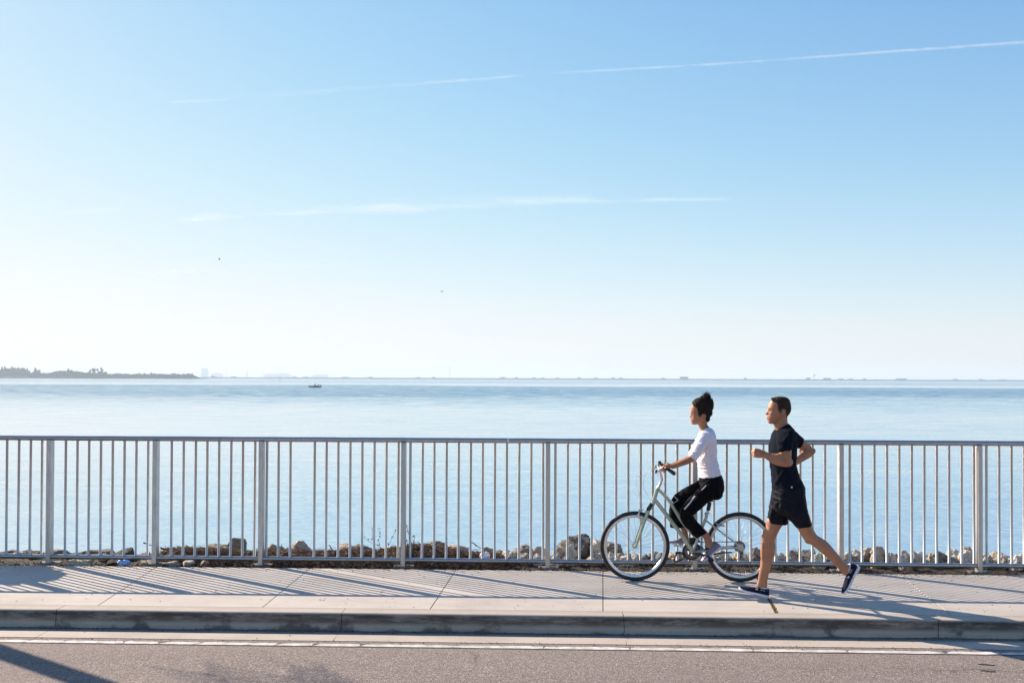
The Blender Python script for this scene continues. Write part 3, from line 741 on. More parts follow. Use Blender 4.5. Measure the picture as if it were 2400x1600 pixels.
def hand(mb, W, d, nrm, s, curl, k=1.0, thumb=(.5, .75, .3)):
    """W wrist, d to knuckles, nrm palm side, s towards the thumb"""
    d = d.normalized(); s = (s-d*s.dot(d)).normalized(); nrm = (nrm-d*nrm.dot(d)-s*nrm.dot(s)).normalized()
    L = [(.040, .024, .020), (.044, .028, .021), (.041, .026, .021), (.032, .020, .019)]
    for i in range(4):
        off = (.028-.019*i)*k
        K = W+d*(.088-.004*abs(i-1))*k+s*off
        chain(mb, [W+s*off*.6+d*.008, W+d*.045*k+s*off*.9, K], [.0145*k, .0135*k, .0115*k])
        p = K; ang = 0; pts = [K]; rr = [.0105*k]
        for j in range(3):
            ang += curl[i][j]
            p = p+(d*math.cos(ang)+nrm*math.sin(ang))*L[i][j]*k
            pts.append(p); rr.append((.0095, .0088, .0075)[j]*k*(1 if i < 3 else .88))
        chain(mb, pts, rr)
    mb.ellipsoid(W+d*.045*k, (.030*k, .030*k, .030*k), 8)
    T0 = W+d*.022*k+s*.022*k+nrm*.008*k
    td = (s*thumb[0]+d*thumb[1]+nrm*thumb[2]).normalized()
    T1 = T0+td*.040*k; T2 = T1+(td*.8+nrm*.45+d*.2).normalized()*.032*k; T3 = T2+(td*.5+nrm*.7+d*.3).normalized()*.024*k
    chain(mb, [T0, T1, T2, T3], [.015*k, .012*k, .0105*k, .0085*k])
def head(mb, P, lv, Y, tilt=0):
    """lv: (y, x_front, x_back, half width, nose depth, nose sigma, eye dent)"""
    rs = []
    for y, xf, xb, w_, dn, sg, dent in [tuple(r) for r in cr(lv, 3)]:
        a, b = ony(*P(xf, y), Y), ony(*P(xb, y), Y)
        xF, xB = a.x+dn, b.x; c = (xF+xB)/2; h = (xB-xF)/2; r = []
        for q in range(56):
            f = 2*math.pi*q/56; ff = f if f < math.pi else f-2*math.pi
            cx, sx = math.cos(ff), math.sin(ff)
            ex = .86
            cxx = math.copysign(abs(cx)**ex, cx); sxx = math.copysign(abs(sx)**ex, sx)
            wf = w_*(1-.13*max(0, cx)**1.5)
            X = c-h*cxx; yy = wf*sxx
            X -= dn*math.exp(-(ff/sg)**2) if dn > 0 else 0
            if dent:
                k = math.exp(-((abs(ff)-.46)/.17)**2)*dent; X += k
            r.append(V((X, Y+yy, (a.z+b.z)/2)))
        rs.append(r)
    mb.rings(rs)
def poly_sd(px, pz, poly):
    """signed distance (inside +) of arrays to polygon"""
    d = np.full(px.shape, 1e9); ins = np.zeros(px.shape, bool); n = len(poly)
    for i in range(n):
        x0, z0 = poly[i]; x1, z1 = poly[(i+1) % n]
        ex, ez = x1-x0, z1-z0; t = np.clip(((px-x0)*ex+(pz-z0)*ez)/(ex*ex+ez*ez+1e-12), 0, 1)
        d = np.minimum(d, np.hypot(px-x0-ex*t, pz-z0-ez*t))
        c = ((z0 > pz) != (z1 > pz)) & (px < (x1-x0)*(pz-z0)/(z1-z0+1e-12)+x0); ins ^= c
    return np.where(ins, d, -d)
def hairshell(me, poly3, amp, fade, mat, parent, zcut, seed=0, extra=None):
    me = me.copy(); co = npco(me); no = npnor(me)
    sdv = poly_sd(co[:, 0], co[:, 2], poly3)
    jit = np.array([mnoise.noise(V(c)*60)+.8*mnoise.noise(V(c)*160) for c in co.tolist()])*.0045
    sdv = sdv+jit
    k = np.clip((sdv+fade*.3)/fade, 0, 1); k = k*k*(3-2*k)
    nz = np.array([mnoise.fractal(V((c[0]*70+seed, c[1]*70, c[2]*38)), .6, 2.1, 4) for c in co.tolist()])
    off = -.003+(amp+.003)*k+nz*.0022*k
    co2 = co+no*off[:, None]
    setco(me, co2)
    bm = bmesh.new(); bm.from_mesh(me); bm.verts.ensure_lookup_table()
    kill = [v for v in bm.verts if sdv[v.index] < -fade*.6 or co[v.index, 2] < zcut]
    bmesh.ops.delete(bm, geom=kill, context='VERTS')
    bm.to_mesh(me); bm.free()
    me.materials.clear(); me.materials.append(mat)
    return link('hair', me, None, parent)
def body_obj(name, mb, voxel, mat, tints, label, cat='person', hair=None):
    me = remesh(mb, voxel, 4, .5)
    co = npco(me)
    col = me.color_attributes.new('tint', 'FLOAT_COLOR', 'POINT')
    t = np.zeros((len(co), 4)); t[:, 3] = 1
    for ch, c, r in tints:
        d = np.sqrt((((co-np.array(c))/np.array(r))**2).sum(1)); t[:, ch] = np.maximum(t[:, ch], np.clip(1.4-d, 0, 1))
    if hair is not None:
        sdv = poly_sd(co[:, 0], co[:, 2], hair[0]); k = np.clip(1+(sdv+.001)/hair[1], 0, 1); k[co[:, 2] < hair[2]] = 0
        t[:, 1] = np.maximum(t[:, 1], k**1.3*1.6)
    col.data.foreach_set('color', t.ravel())
    me.materials.append(mat)
    o = link(name, me); tag(o, label, cat)
    return o
def wear(name, mb, voxel, mat, parent, folds=.004, fs=(14, 14, 30), it=3, seed=0, foldlist=()):
    me = remesh(mb, voxel, it, .5)
    co = npco(me); no = npnor(me)
    d = np.array([1-2*abs(mnoise.noise(V((c[0]*fs[0]+seed, c[1]*fs[1], c[2]*fs[2])))) for c in co.tolist()])
    d2 = np.array([mnoise.noise(V((c[0]*45, c[1]*45+seed, c[2]*45))) for c in co.tolist()])
    off = (d-.5)*folds+d2*folds*.25
    for p0, p1, wd, am in foldlist:
        ex, ez = p1.x-p0.x, p1.z-p0.z; L2 = ex*ex+ez*ez
        t = np.clip(((co[:, 0]-p0.x)*ex+(co[:, 2]-p0.z)*ez)/L2, 0, 1)
        dd = np.hypot(co[:, 0]-p0.x-ex*t, co[:, 2]-p0.z-ez*t)
        off += am*np.exp(-(dd/wd)**2)*(no[:, 1] < .3)
    setco(me, co+no*off[:, None])
    me.materials.append(mat)
    return link(name, me, None, parent)
def parent_keep(o, p):
    o.parent = p; o.data.transform(Matrix.Translation(-p.location))
def shoe(parent, heel, toe, up, side, Lf, mu, ms, ml, toe_mat=None, collar=.058):
    """heel/toe: sole end points (3-D) ; up roughly normal of the sole"""
    d = (toe-heel).normalized(); up = (up-d*up.dot(d)).normalized(); s = d.cross(up).normalized()*side
    L = (toe-heel).length
    def T(x, y, z): return heel+d*x*L+s*y+up*z
    st = [(0.0, .022, .028, .052), (.04, .032, .020, .085), (.12, .036, .018, .098), (.24, .036, .018, .088), (.36, .037, .018, .082), (.5, .042, .018, .072), (.64, .047, .018, .060), (.78, .047, .018, .050), (.9, .040, .020, .043), (.97, .026, .024, .036), (1.0, .012, .028, .032)]
    mb = MB(); rs = []
    for x, hw, zb, zt in [tuple(q) for q in cr(st, 3)]:
        r = []; hw = hw*L/.29; k = L/.29
        for q in range(24):
            f = 2*math.pi*q/24; cx, sx = math.cos(f), math.sin(f)
            yy = math.copysign(abs(cx)**.8, cx)*hw*(1-.32*max(0, sx)); zz = (zb+zt)/2*k+(zt-zb)/2*k*math.copysign(abs(sx)**.75, sx)
            r.append(T(x, yy+.006*math.sin(x*3)*side*0, zz))
        rs.append(r)
    mb.rings(rs)
    sh = wear('shoe', mb, .0032, mu, parent, .0012, (40, 40, 40), 2)
    base = parent.location
    # sole
    mb = MB(); rs = []
    for x, hw, z0, z1 in [tuple(q) for q in cr([(-.015, .016, .008, .030), (.02, .033, .002, .034), (.12, .039, 0, .033), (.3, .036, .004, .031), (.45, .039, .004, .029), (.64, .050, 0, .028), (.8, .050, .001, .027), (.92, .040, .006, .029), (1.0, .018, .014, .032)], 3)]:
        hw = hw*L/.29; k = L/.29; r = []
        for q in range(20):
            f = 2*math.pi*q/20; cx, sx = math.cos(f), math.sin(f)
            r.append(T(x, math.copysign(abs(cx)**.6, cx)*hw, (z0+z1)/2*k+(z1-z0)/2*k*math.copysign(abs(sx)**.5, sx)))
        rs.append(r)
    mb.rings(rs); so = mb.build('sole', ms, sh)
    # laces and collar
    mb = MB()
    for i in range(4):
        x = .40+.075*i; zt = (.079-.0095*i)*L/.29
        mb.tube([T(x, -.022, zt-.012), T(x+.012, -.008, zt+.001), T(x+.01, .008, zt+.001), T(x, .022, zt-.012)], .0028, 6)
        mb.tube([T(x+.07, -.022, zt-.018), T(x+.02, 0, zt+.001), T(x+.07, .022, zt-.018)], .0022, 6)
    mb.build('laces', ml, sh)
    mb = MB(); ring = []
    for q in range(24):
        f = 2*math.pi*q/24; c_, s_ = math.cos(f), math.sin(f)
        ring.append(T(.205+.135*c_, .034*s_*L/.29, (.090-.006*c_)*L/.29))
    mb.tube(ring, .006, 8, closed=True); mb.build('collar', ml if toe_mat is None else mu, sh)
    if toe_mat is not None:
        mb = MB(); rs = []
        for x, hw, zb, zt in [tuple(q) for q in cr([(.86, .0455, .018, .0500), (.92, .0410, .018, .0445), (.97, .030, .022, .039), (1.008, .015, .026, .034)], 3)]:
            r = []; hw = hw*L/.29; k = L/.29
            for q in range(24):
                f = 2*math.pi*q/24; cx, sx = math.cos(f), math.sin(f)
                r.append(T(x, math.copysign(abs(cx)**.8, cx)*hw*(1-.3*max(0, sx)), (zb+zt)/2*k+(zt-zb)/2*k*math.copysign(abs(sx)**.75, sx)))
            rs.append(r)
        mb.rings(rs); mb.build('toe_cap', toe_mat, sh)
    return sh, T
# ------------------------------------------------------------------ running man
P2 = lambda x, y: (1700+x/4.356, 900+y/4.356)
P3 = lambda x, y: (1700+x/5.228, 1140+y/5.228)
YM = 9.08
def S2(a, b, Y, ry): return (P2(*a), P2(*b), Y, ry)
def S3(a, b, Y, ry): return (P3(*a), P3(*b), Y, ry)
body = MB()
hl = [(132, 545, 575, .012, 0, .3, 0), (140, 500, 620, .045, 0, .3, 0), (158, 470, 645, .060, 0, .3, 0), (185, 452, 656, .068, 0, .3, 0), (220, 440, 661, .073, 0, .3, 0), (246, 431, 663, .074, .002, .3, 0), (262, 430, 661, .073, .005, .22, .004), (276, 421, 658, .071, .011, .17, .006),
      (290, 411, 652, .070, .018, .15, .002), (301, 406, 646, .068, .022, .15, 0), (310, 414, 640, .066, .016, .17, 0), (319, 425, 632, .064, .004, .3, 0), (331, 419, 622, .062, .006, .34, 0), (340, 424, 610, .060, .003, .3, 0), (350, 420, 590, .057, .005, .34, 0), (364, 431, 575, .053, 0, .3, 0), (382, 433, 562, .048, .003, .4, 0), (396, 440, 545, .040, .004, .4, 0), (405, 456, 520, .026, 0, .3, 0)]
head(body, P2, hl, YM)
loft(body, [S2((478, 350), (632, 300), YM, .050), S2((492, 405), (634, 372), YM, .052), S2((500, 445), (640, 405), YM, .056), S2((515, 480), (650, 440), YM, .075), S2((500, 520), (665, 490), YM, .10)])
loft(body, [S2((515, 510), (670, 480), YM, .10), S2((495, 570), (690, 540), YM, .14), S2((480, 660), (700, 640), YM, .15), S2((475, 800), (705, 780), YM, .15), S2((490, 920), (730, 900), YM, .14), S2((495, 1050), (780, 1040), YM, .15), S2((490, 1130), (795, 1130), YM, .155), S2((500, 1200), (790, 1190), YM, .15)])
def ME(P, x, y, Y, r, rot=0): body.ellipsoid(ony(*P(x, y), Y), r, 9, Matrix.Rotation(R(rot), 3, 'Y'))
ME(P3, 468, 614, YM+.075, (.018, .030, .030)); ME(P3, 560, 790, YM+.075, (.034, .042, .075), -4); ME(P3, 455, 800, YM+.07, (.018, .034, .10), 0)
ME(P3, 1010, 668, YM-.095, (.030, .030, .022), 35); ME(P3, 1240, 742, YM-.10, (.075, .040, .032), 40)
ME(P2, 640, 740, YM-.245, (.028, .034, .05)); ME(P2, 545, 740, YM-.225, (.048, .034, .032), -15); ME(P2, 585, 700, YM-.23, (.026, .04, .034))
# ear
ec = ony(*P2(573, 282), YM-.069); mb_e = Matrix.Rotation(R(8), 3, 'Y')
for sgn in (-1, 1):
    c = V((ec.x, YM+sgn*.070, ec.z)); body.ellipsoid(c, (.017, .008, .029), 8, mb_e)
    ring = [c+mb_e @ V((.0155*math.cos(f), sgn*.006, .027*math.sin(f))) for f in [2*math.pi*q/16 for q in range(16)]]
    body.tube(ring, .0042, 6, closed=True)
# near (left) arm
YN = YM-.215
loft(body, [S2((572, 560), (645, 545), YM-.14, .035), S2((565, 610), (655, 600), YM-.19, .040), S2((556, 690), (675, 662), YN-.01, .046), S2((580, 770), (672, 770), YN-.02, .043), S2((600, 838), (668, 800), YN-.025, .036)], cap1=.5)
loft(body, [S2((668, 760), (650, 842), YN-.025, .036), S2((600, 742), (596, 842), YN-.02, .040), S2((535, 712), (525, 828), YN-.01, .042), S2((470, 704), (452, 790), YN+.0, .033), S2((420, 690), (398, 752), YN+.005, .024), S2((398, 676), (378, 742), YN+.005, .027)], cap0=.7)
W = ony(*P2(400, 716), YN+.005)
cf = [(1.25, 1.45, .9)]*4
hand(body, W, V((-1, 0, .16)), V((.05, 1, -.1)), V((.1, .15, 1)), cf, .98, (.35, .8, .75))
# far (right) arm, elbow behind the back
YF = YM+.20
loft(body, [S2((660, 500), (690, 570), YM+.12, .035), S2((715, 530), (735, 600), YF-.02, .040), S2((795, 560), (760, 660), YF+.03, .047), S2((850, 605), (800, 690), YF+.05, .042), S2((905, 665), (850, 700), YF+.05, .036)], cap1=.6)
loft(body, [S2((900, 655), (905, 710), YF+.05, .036), S2((840, 655), (870, 745), YF+.045, .040), S2((780, 690), (800, 785), YF+.02, .038), S2((722, 742), (735, 822), YF-.02, .030), S2((668, 775), (678, 835), YF-.05, .024)], cap0=.7)
hand(body, ony(*P2(672, 805), YF-.05), V((-1, -.2, -.35)), V((.1, -1, -.1)), V((.3, -.1, 1)), cf, .95)
# legs
YL = YM-.09; YR = YM+.08
loft(body, [S3((600, 180), (760, 200), YR-.02, .065), S3((560, 300), (720, 330), YR, .065), S3((506, 410), (728, 430), YR, .076), S3((494, 490), (685, 490), YR, .068), S3((462, 560), (642, 570), YR, .060), S3((440, 615), (612, 635), YR, .055), S3((444, 690), (602, 690), YR, .050), S3((442, 760), (604, 765), YR, .054), S3((437, 850), (592, 860), YR, .053), S3((428, 950), (562, 960), YR, .045), S3((412, 1060), (532, 1070), YR, .036), S3((396, 1150), (515, 1160), YR, .032), S3((376, 1215), (512, 1235), YR, .034)], cap1=.2)
loft(body, [S3((660, 240), (960, 180), YL+.03, .085), S3((740, 330), (1010, 300), YL+.01, .082), S3((830, 450), (1045, 400), YL, .076), S3((888, 520), (1064, 480), YL, .068), S3((928, 590), (1092, 545), YL, .060), S3((975, 660), (1128, 596), YL, .056), S3((1040, 705), (1195, 636), YL, .051), S3((1118, 762), (1265, 690), YL, .054), S3((1208, 836), (1340, 778), YL, .053), S3((1304, 922), (1412, 862), YL, .044), S3((1382, 1000), (1478, 935), YL, .036), S3((1428, 1050), (1532, 970), YL, .032), S3((1450, 1085), (1590, 990), YL, .032)], cap1=.2)
lp = ony(*P2(424, 341), YM); br = ony(*P2(440, 250), YM)
ey = [ony(*P2(449, 268), YM), ]
tints = [(0, tuple(lp), (.012, .022, .009))]
for sgn in (-1, 1): tints.append((1, (br.x+.004, YM+sgn*.034, br.z), (.022, .020, .005)))
tints.append((1, tuple(ony(*P2(520, 350), YM)), (.05, .07, .028)))
MS = skin('man_skin', (.39, .18, .10))
t_ = tints[-1]; tints = tints[:-1]
hp = [(468, 120), (462, 150), (474, 176), (508, 178), (520, 205), (522, 240), (532, 272), (546, 290), (552, 262), (572, 246), (600, 252), (608, 290), (622, 335), (628, 372), (690, 360), (720, 240), (660, 90), (520, 90)]
hp3 = [(ony(*P2(*p), YM).x, ony(*P2(*p), YM).z) for p in hp]
man = body_obj('person', body, .0042, MS, tints, 'man running in a dark navy t-shirt, dark shorts and navy running shoes with white soles', 'person', (hp3, .012, ony(*P2(600, 360), YM).z))
recenter(man)
def eyes(par, P, x, y, Y, hw, wm, im, r=.0115, dx=0):
    for sgn in (-1, 1):
        c = ony(*P(x, y), Y); c = V((c.x+dx, Y+sgn*hw, c.z))
        mb = MB(); mb.ellipsoid(c, (r, r, r*.62), 8); e = mb.build('eye', wm, par)
        mb = MB(); mb.ellipsoid(c+V((-r*.62, sgn*.002, 0)), (r*.45, r*.5, r*.5), 7); mb.build('iris', im, e)
eyew = simple('eye_white', (.30, .26, .24), .35, 0, .05); iris = simple('iris_brown', (.03, .018, .012), .2, 0, .1)
eyes(man, P2, 452, 271, YM, .031, eyew, iris, .0095, .005)
# hair
HM = hairmat('man_hair', (.042, .025, .017))
hb_ = MB(); head(hb_, P2, hl, YM); hm = remesh(hb_, .003, 3)
hairshell(hm, hp3, .0055, .020, HM, man, ony(*P2(600, 385), YM).z)
mb = MB()
for q in range(26):   # front tuft
    c = ony(*P2(rnd.uniform(472, 520), rnd.uniform(150, 172)), YM); c.y = YM+rnd.uniform(-.04, .04)
    chain(mb, [c+V((.01, 0, -.008)), c+V((0, 0, .006)), c+V((rnd.uniform(-.012, .004), rnd.uniform(-.008, .008), rnd.uniform(.008, .015)))], [.0055, .0045, .0014], 6)
mb.build('hair_tuft', HM, man)
# t-shirt
TS = cloth('navy_jersey', (.0045, .0065, .015), .85, 300, .3, .6, .12)
mb = MB()
loft(mb, [S2((520, 458), (645, 405), YM, .066), S2((497, 482), (672, 432), YM, .115), S2((476, 525), (705, 480), YM, .175), S2((455, 590), (722, 550), YM, .195), S2((449, 660), (724, 640), YM, .190), S2((455, 800), (722, 780), YM, .172), S2((470, 900), (738, 890), YM, .160), S2((478, 980), (768, 970), YM, .158), S2((480, 1050), (800, 1040), YM, .165), S2((482, 1092), (812, 1085), YM, .168)], cap0=.12, cap1=.05)
loft(mb, [S2((520, 505), (690, 470), YM-.12, .075), S2((520, 570), (695, 545), YM-.19, .068), S2((528, 640), (688, 610), YN-.005, .066), S2((538, 694), (684, 654), YN-.008, .064)], cap0=.6, cap1=.04)
loft(mb, [S2((640, 430), (700, 590), YM+.11, .075), S2((700, 470), (722, 625), YM+.17, .068), S2((760, 520), (735, 650), YF+.01, .062), S2((806, 556), (748, 655), YF+.03, .058)], cap0=.6, cap1=.04)
fl = [(ony(*P2(585, 500), YM), ony(*P2(530, 560), YM), .010, .006), (ony(*P2(560, 560), YM), ony(*P2(600, 640), YM), .009, .005), (ony(*P2(490, 850), YM), ony(*P2(560, 1050), YM), .012, .006), (ony(*P2(700, 880), YM), ony(*P2(560, 980), YM), .010, .005), (ony(*P2(700, 960), YM), ony(*P2(600, 1060), YM), .010, .008), (ony(*P2(560, 860), YM), ony(*P2(500, 1000), YM), .012, .009), (ony(*P2(620, 560), YM), ony(*P2(560, 680), YM), .008, .007)]
wear('t_shirt', mb, .0055, TS, man, .007, (8, 8, 13), 3, 3, fl)
mb = MB(); ring = []
for q in range(28):
    f = 2*math.pi*q/28
    a, b = ony(*P2(521, 463), YM), ony(*P2(644, 409), YM); c = (a+b)/2
    ring.append(c+(a-b)/2*1.02*math.cos(f)+V((0, .067*math.sin(f), 0)))
mb.tube(ring, .0055, 8, closed=True); mb.build('collar', TS, man)
# shorts
SH = cloth('charcoal_shorts', (.0085, .0095, .0155), .6, 200, .3, .5, .1)
mb = MB()
loft(mb, [S2((483, 1052), (806, 1040), YM, .166), S2((478, 1110), (812, 1100), YM, .172), S2((470, 1170), (815, 1165), YM, .172), S2((480, 1240), (810, 1215), YM, .160)], cap0=.05, cap1=.7)
loft(mb, [S2((466, 1170), (660, 1190), YR-.01, .095), S2((452, 1240), (655, 1270), YR, .100), S2((438, 1320), (650, 1350), YR, .100), S2((424, 1408), (643, 1428), YR, .096)], cap0=.6, cap1=.03)
loft(mb, [S2((560, 1170), (815, 1150), YL+.01, .095), S2((585, 1270), (828, 1225), YL, .100), S2((640, 1370), (850, 1325), YL, .100), S2((732, 1466), (884, 1428), YL, .094)], cap0=.6, cap1=.03)
fl = [(ony(*P2(500, 1095), YM), ony(*P2(640, 1185), YM), .009, .010), (ony(*P2(485, 1150), YM), ony(*P2(600, 1190), YM), .008, .008), (ony(*P2(540, 1230), YM), ony(*P2(660, 1330), YM), .014, .012), (ony(*P2(450, 1250), YM), ony(*P2(560, 1300), YM), .008, .006), (ony(*P2(445, 1330), YM), ony(*P2(560, 1350), YM), .008, .005), (ony(*P2(700, 1180), YM), ony(*P2(680, 1300), YM), .01, -.008), (ony(*P2(760, 1200), YM), ony(*P2(800, 1400), YM), .012, .007), (ony(*P2(500, 1200), YM), ony(*P2(470, 1380), YM), .010, .008)]
so = wear('shorts', mb, .0055, SH, man, .007, (12, 12, 6), 3, 9, fl)
mb = MB(); c = ony(*P2(677, 1050), YM-.17); mb.tube([c, c+V((0, -.006, 0))], .0075, 12); mb.build('white_button', simple('white_logo', (.75, .75, .78), .5), so)
# shoes
NU = cloth('navy_knit_shoe', (.008, .011, .028), .7, 240, .4, .6); NS = simple('white_sole', (.62, .62, .68), .6, 0, .15, 25, .2); NL = simple('shoe_lace_white', (.5, .52, .66), .7, 0, .2, 60)
h_ = ony(*P3(522, 1366), YR); t_ = ony(*P3(160, 1266), YR+.015)
h_.z = max(h_.z, .004)
shR, T = shoe(man, h_, t_, V((-.15, 0, 1)), 1, .29, NU, NS, NL)
def logo(T, par, L, pts, mat, y=.046, z=.045):
    mb = MB(); mb.tube([T(x, y, zz) for x, zz in pts], .0028, 6); mb.build('emblem', mat, par)
for T0, par in ((T, shR),):
    pass
h2 = ony(*P3(1652, 985), YL); t2 = ony(*P3(1462, 1322), YL)
shL, T2_ = shoe(man, h2, t2, V((-1, 0, .6)), 1, .29, NU, NS, NL)
for T0, par in ((T, shR), (T2_, shL)):
    for sy in (-1, 1):
        mb = MB()
        mb.tube([T0(.42, sy*.0405, .052), T0(.45, sy*.0405, .064), T0(.48, sy*.0405, .052)], .0022, 6)
        mb.tube([T0(.42, sy*.0405, .064), T0(.45, sy*.0405, .052), T0(.48, sy*.0405, .064)], .0022, 6)
        mb.tube([T0(.18, sy*.037, .060), T0(.24, sy*.038, .064), T0(.32, sy*.039, .062)], .0020, 6)
        mb.build('emblem', NL, par)
# ------------------------------------------------------------------ bicycle
P1 = lambda x, y: (1380+x/3.267, 900+y/3.267)
P4 = lambda x, y: (1500+x/6.03, 900+y/6.03)
P5 = lambda x, y: (1500+x/6.03, 1120+y/6.03)
YB = 9.96
F5 = lambda x, y, dy=0: ony(*P5(x, y), YB)+V((0, dy, 0))
F1 = lambda x, y, dy=0: ony(*P1(x, y), YB)+V((0, dy, 0))
F4 = lambda x, y, dy=0: ony(*P4(x, y), YB)+V((0, dy, 0))
WR = .336
hf = V((F1(353, 1226).x, YB, WR)); hr = V((F1(1158, 1232).x, YB, WR))
bike = empty('bicycle', (F5(740, 1040).x, YB, 0), 'pale green step-through bicycle with silver handlebar, ridden by the woman', 'bicycle')
def wheel(c, rear):
    e = empty('wheel', c-bike.location); e.parent = bike
    ang = [2*math.pi*q/96 for q in range(96)]
    def circ(r, y=0): return [c+V((r*math.cos(a), y, r*math.sin(a))) for a in ang]
    mb = MB(); mb.tube(circ(WR-.019), .019, 14, closed=True); mb.build('tyre', M['rubber'], e)
    # rim with a box section
    pr = [(WR-.036, -.013), (WR-.040, -.014), (WR-.058, -.010), (WR-.062, 0), (WR-.058, .010), (WR-.040, .014), (WR-.036, .013)]
    mb = MB(); mb.rings([[c+V((r*math.cos(a), y, r*math.sin(a))) for r, y in pr] for a in ang], closed=True)
    autosmooth(mb.build('rim', M['silver'], e), 25)
    mb = MB(); mb.tube([c+V((0, y, 0)) for y in (-.052, -.036, -.034, -.028, -.026, .026, .028, .034, .036, .052)], [.007, .008, .021, .021, .013, .013, .021, .021, .008, .007], 18)
    autosmooth(mb.build('hub', M['silver'], e))
    for q in range(32):
        a = 2*math.pi*q/32+.03; side = 1 if q % 2 else -1; tw = .42*(1 if (q//2) % 2 else -1)
        p0 = c+V((.020*math.cos(a+tw*3.4), side*.031, .020*math.sin(a+tw*3.4))); p1 = c+V(((WR-.060)*math.cos(a), 0, (WR-.060)*math.sin(a)))
        mb = MB(); mb.tube([p0, p1], .00115, 5); mb.build('spoke', M['chrome'], e)
    return e
wf = wheel(hf, False); wr_ = wheel(hr, True)
# oval spoke reflector in the front wheel
mb = MB(); c = F1(530, 1312); d = V((.62, 0, 1)).normalized(); s_ = V((1, 0, -.62)).normalized()
c = hf+V((c.x-hf.x, -.012, c.z-hf.z))
ol = [c+d*.036*math.copysign(abs(math.cos(f))**.7, math.cos(f))+s_*.0145*math.copysign(abs(math.sin(f))**.7, math.sin(f)) for f in [2*math.pi*q/24 for q in range(24)]]
mb.rings([[p+V((0, -.005, 0)) for p in ol], [p+V((0, .005, 0)) for p in ol]])
mb.build('spoke_reflector', M['refl'], wf, False)
bb = F5(742, 1040); bb.y = YB
ht, hbm = F1(527, 792), F1(487, 925)
crown = F1(447, 975)
# frame
FG = M['green']
mb = MB()
mb.tube([ht, hbm], .0195, 16)
mb.tube(crv([F5(203, 292), F5(330, 460), F5(600, 820), bb]), [.0185]*19, 14)             # down tube
mb.tube(crv([F5(246, 150), F5(310, 205), F5(420, 330), F5(560, 560), F5(680, 720), F5(815, 850)]), .0155, 14)   # upper tube
autosmooth(mb.build('frame', FG, bike), 50)
st = F5(955, 520); mb = MB()
mb.tube([bb, F5(940, 545)], .0155, 14)
mb.tube([bb+V((0, -.036, 0)), bb+V((0, .036, 0))], .022, 16)
for s in (-1, 1):
    mb.tube(crv([F5(935, 600, s*.010), F5(1000, 650, s*.030), V((F5(1200, 800).x, YB+s*.042, F5(1200, 800).z)), V((hr.x, YB+s*.058, hr.z+.004))]), .0078, 10)
    mb.tube(crv([bb+V((.01, s*.02, 0)), F5(900, 1020, s*.035), V((F5(1150, 985).x, YB+s*.048, F5(1150, 985).z)), V((hr.x, YB+s*.058, hr.z))]), .0085, 10)
    mb.box((hr.x+.004, YB+s*.060, hr.z-.004), (.04, .005, .045))
mb.box((F5(1040, 690).x, YB, F5(1040, 690).z), (.014, .07, .014))
autosmooth(mb.build('rear_triangle', M['paleframe'], bike), 50)
# fork
mb = MB()
mb.tube([hbm+V((.002, 0, 0)), crown], .018, 14)
mb.box(crown+V((0, 0, -.004)), (.04, .10, .03), Matrix.Rotation(R(-20), 3, 'Y'))
for s in (-1, 1):
    mb.tube(crv([crown+V((0, s*.046, 0)), F1(415, 1060, s*.052), F1(378, 1170, s*.055), V((hf.x, YB+s*.056, hf.z+.002))]), [.0165]*9+[.015]*5+[.012]*5, 12)
    mb.tube([V((hf.x, YB+s*.05, hf.z)), V((hf.x, YB+s*.066, hf.z))], .012, 10)
autosmooth(mb.build('fork', FG, bike), 50)
mb = MB(); mb.tube([hbm+V((-.001, 0, .012)), crown+V((.004, 0, .012))], [.022, .021], 14); mb.build('headset', M['black'], bike)
# stem, bar
bar = F4(300, 1180)
mb = MB(); mb.tube(crv([ht+V((-.002, 0, -.01)), F4(270, 1440), F4(305, 1340), F4(290, 1230), bar]), [.015]*6+[.014]*19, 14); mb.build('stem', M['silver'], bike)
hb2 = []
for s in (-1, 1):
    g0, g1 = F4(325, 1150, s*.20), F4(430, 1222, s*.30)
    hb2.append((g0, g1))
mb = MB()
lft = [hb2[0][1], hb2[0][0], F4(270, 1175, -.12), F4(280, 1195, -.05)]; rgt = [F4(280, 1195, .05), F4(270, 1175, .12), hb2[1][0], hb2[1][1]]
mb.tube(crv(lft+rgt), .0112, 12); mb.build('handlebar', M['silver'], bike)
for i, s in enumerate((-1, 1)):
    g0, g1 = hb2[i]
    a = g0.lerp(g1, .12); mb = MB(); mb.tube([a, a.lerp(g1, .4), a.lerp(g1, .96), g1+(g1-a)*.06], [.0165, .017, .0195, .016], 14)
    autosmooth(mb.build('grip', M['black'], bike), 50)
    l0 = F4(265, 1185, s*.17)
    mb = MB(); mb.tube(crv([l0, F4(225, 1215, s*.185), F4(215, 1240, s*.21)]), .0055, 8)
    mb.box(l0+V((0, 0, .0)), (.035, .03, .026)); mb.build('brake_lever', M['silver'] if s < 0 else M['black'], bike)
mb = MB(); mb.box(F4(300, 1118, .14), (.03, .04, .022)); mb.tube([F4(290, 1120, .12), F4(330, 1150, .15)], .010, 8); mb.build('shifter', M['black'], bike)
mb = MB(); mb.box(F4(215, 1215, -.10), (.02, .03, .025)); mb.tube([F4(205, 1200, -.1), F4(210, 1248, -.1)], .007, 8); mb.build('bell', M['black'], bike)
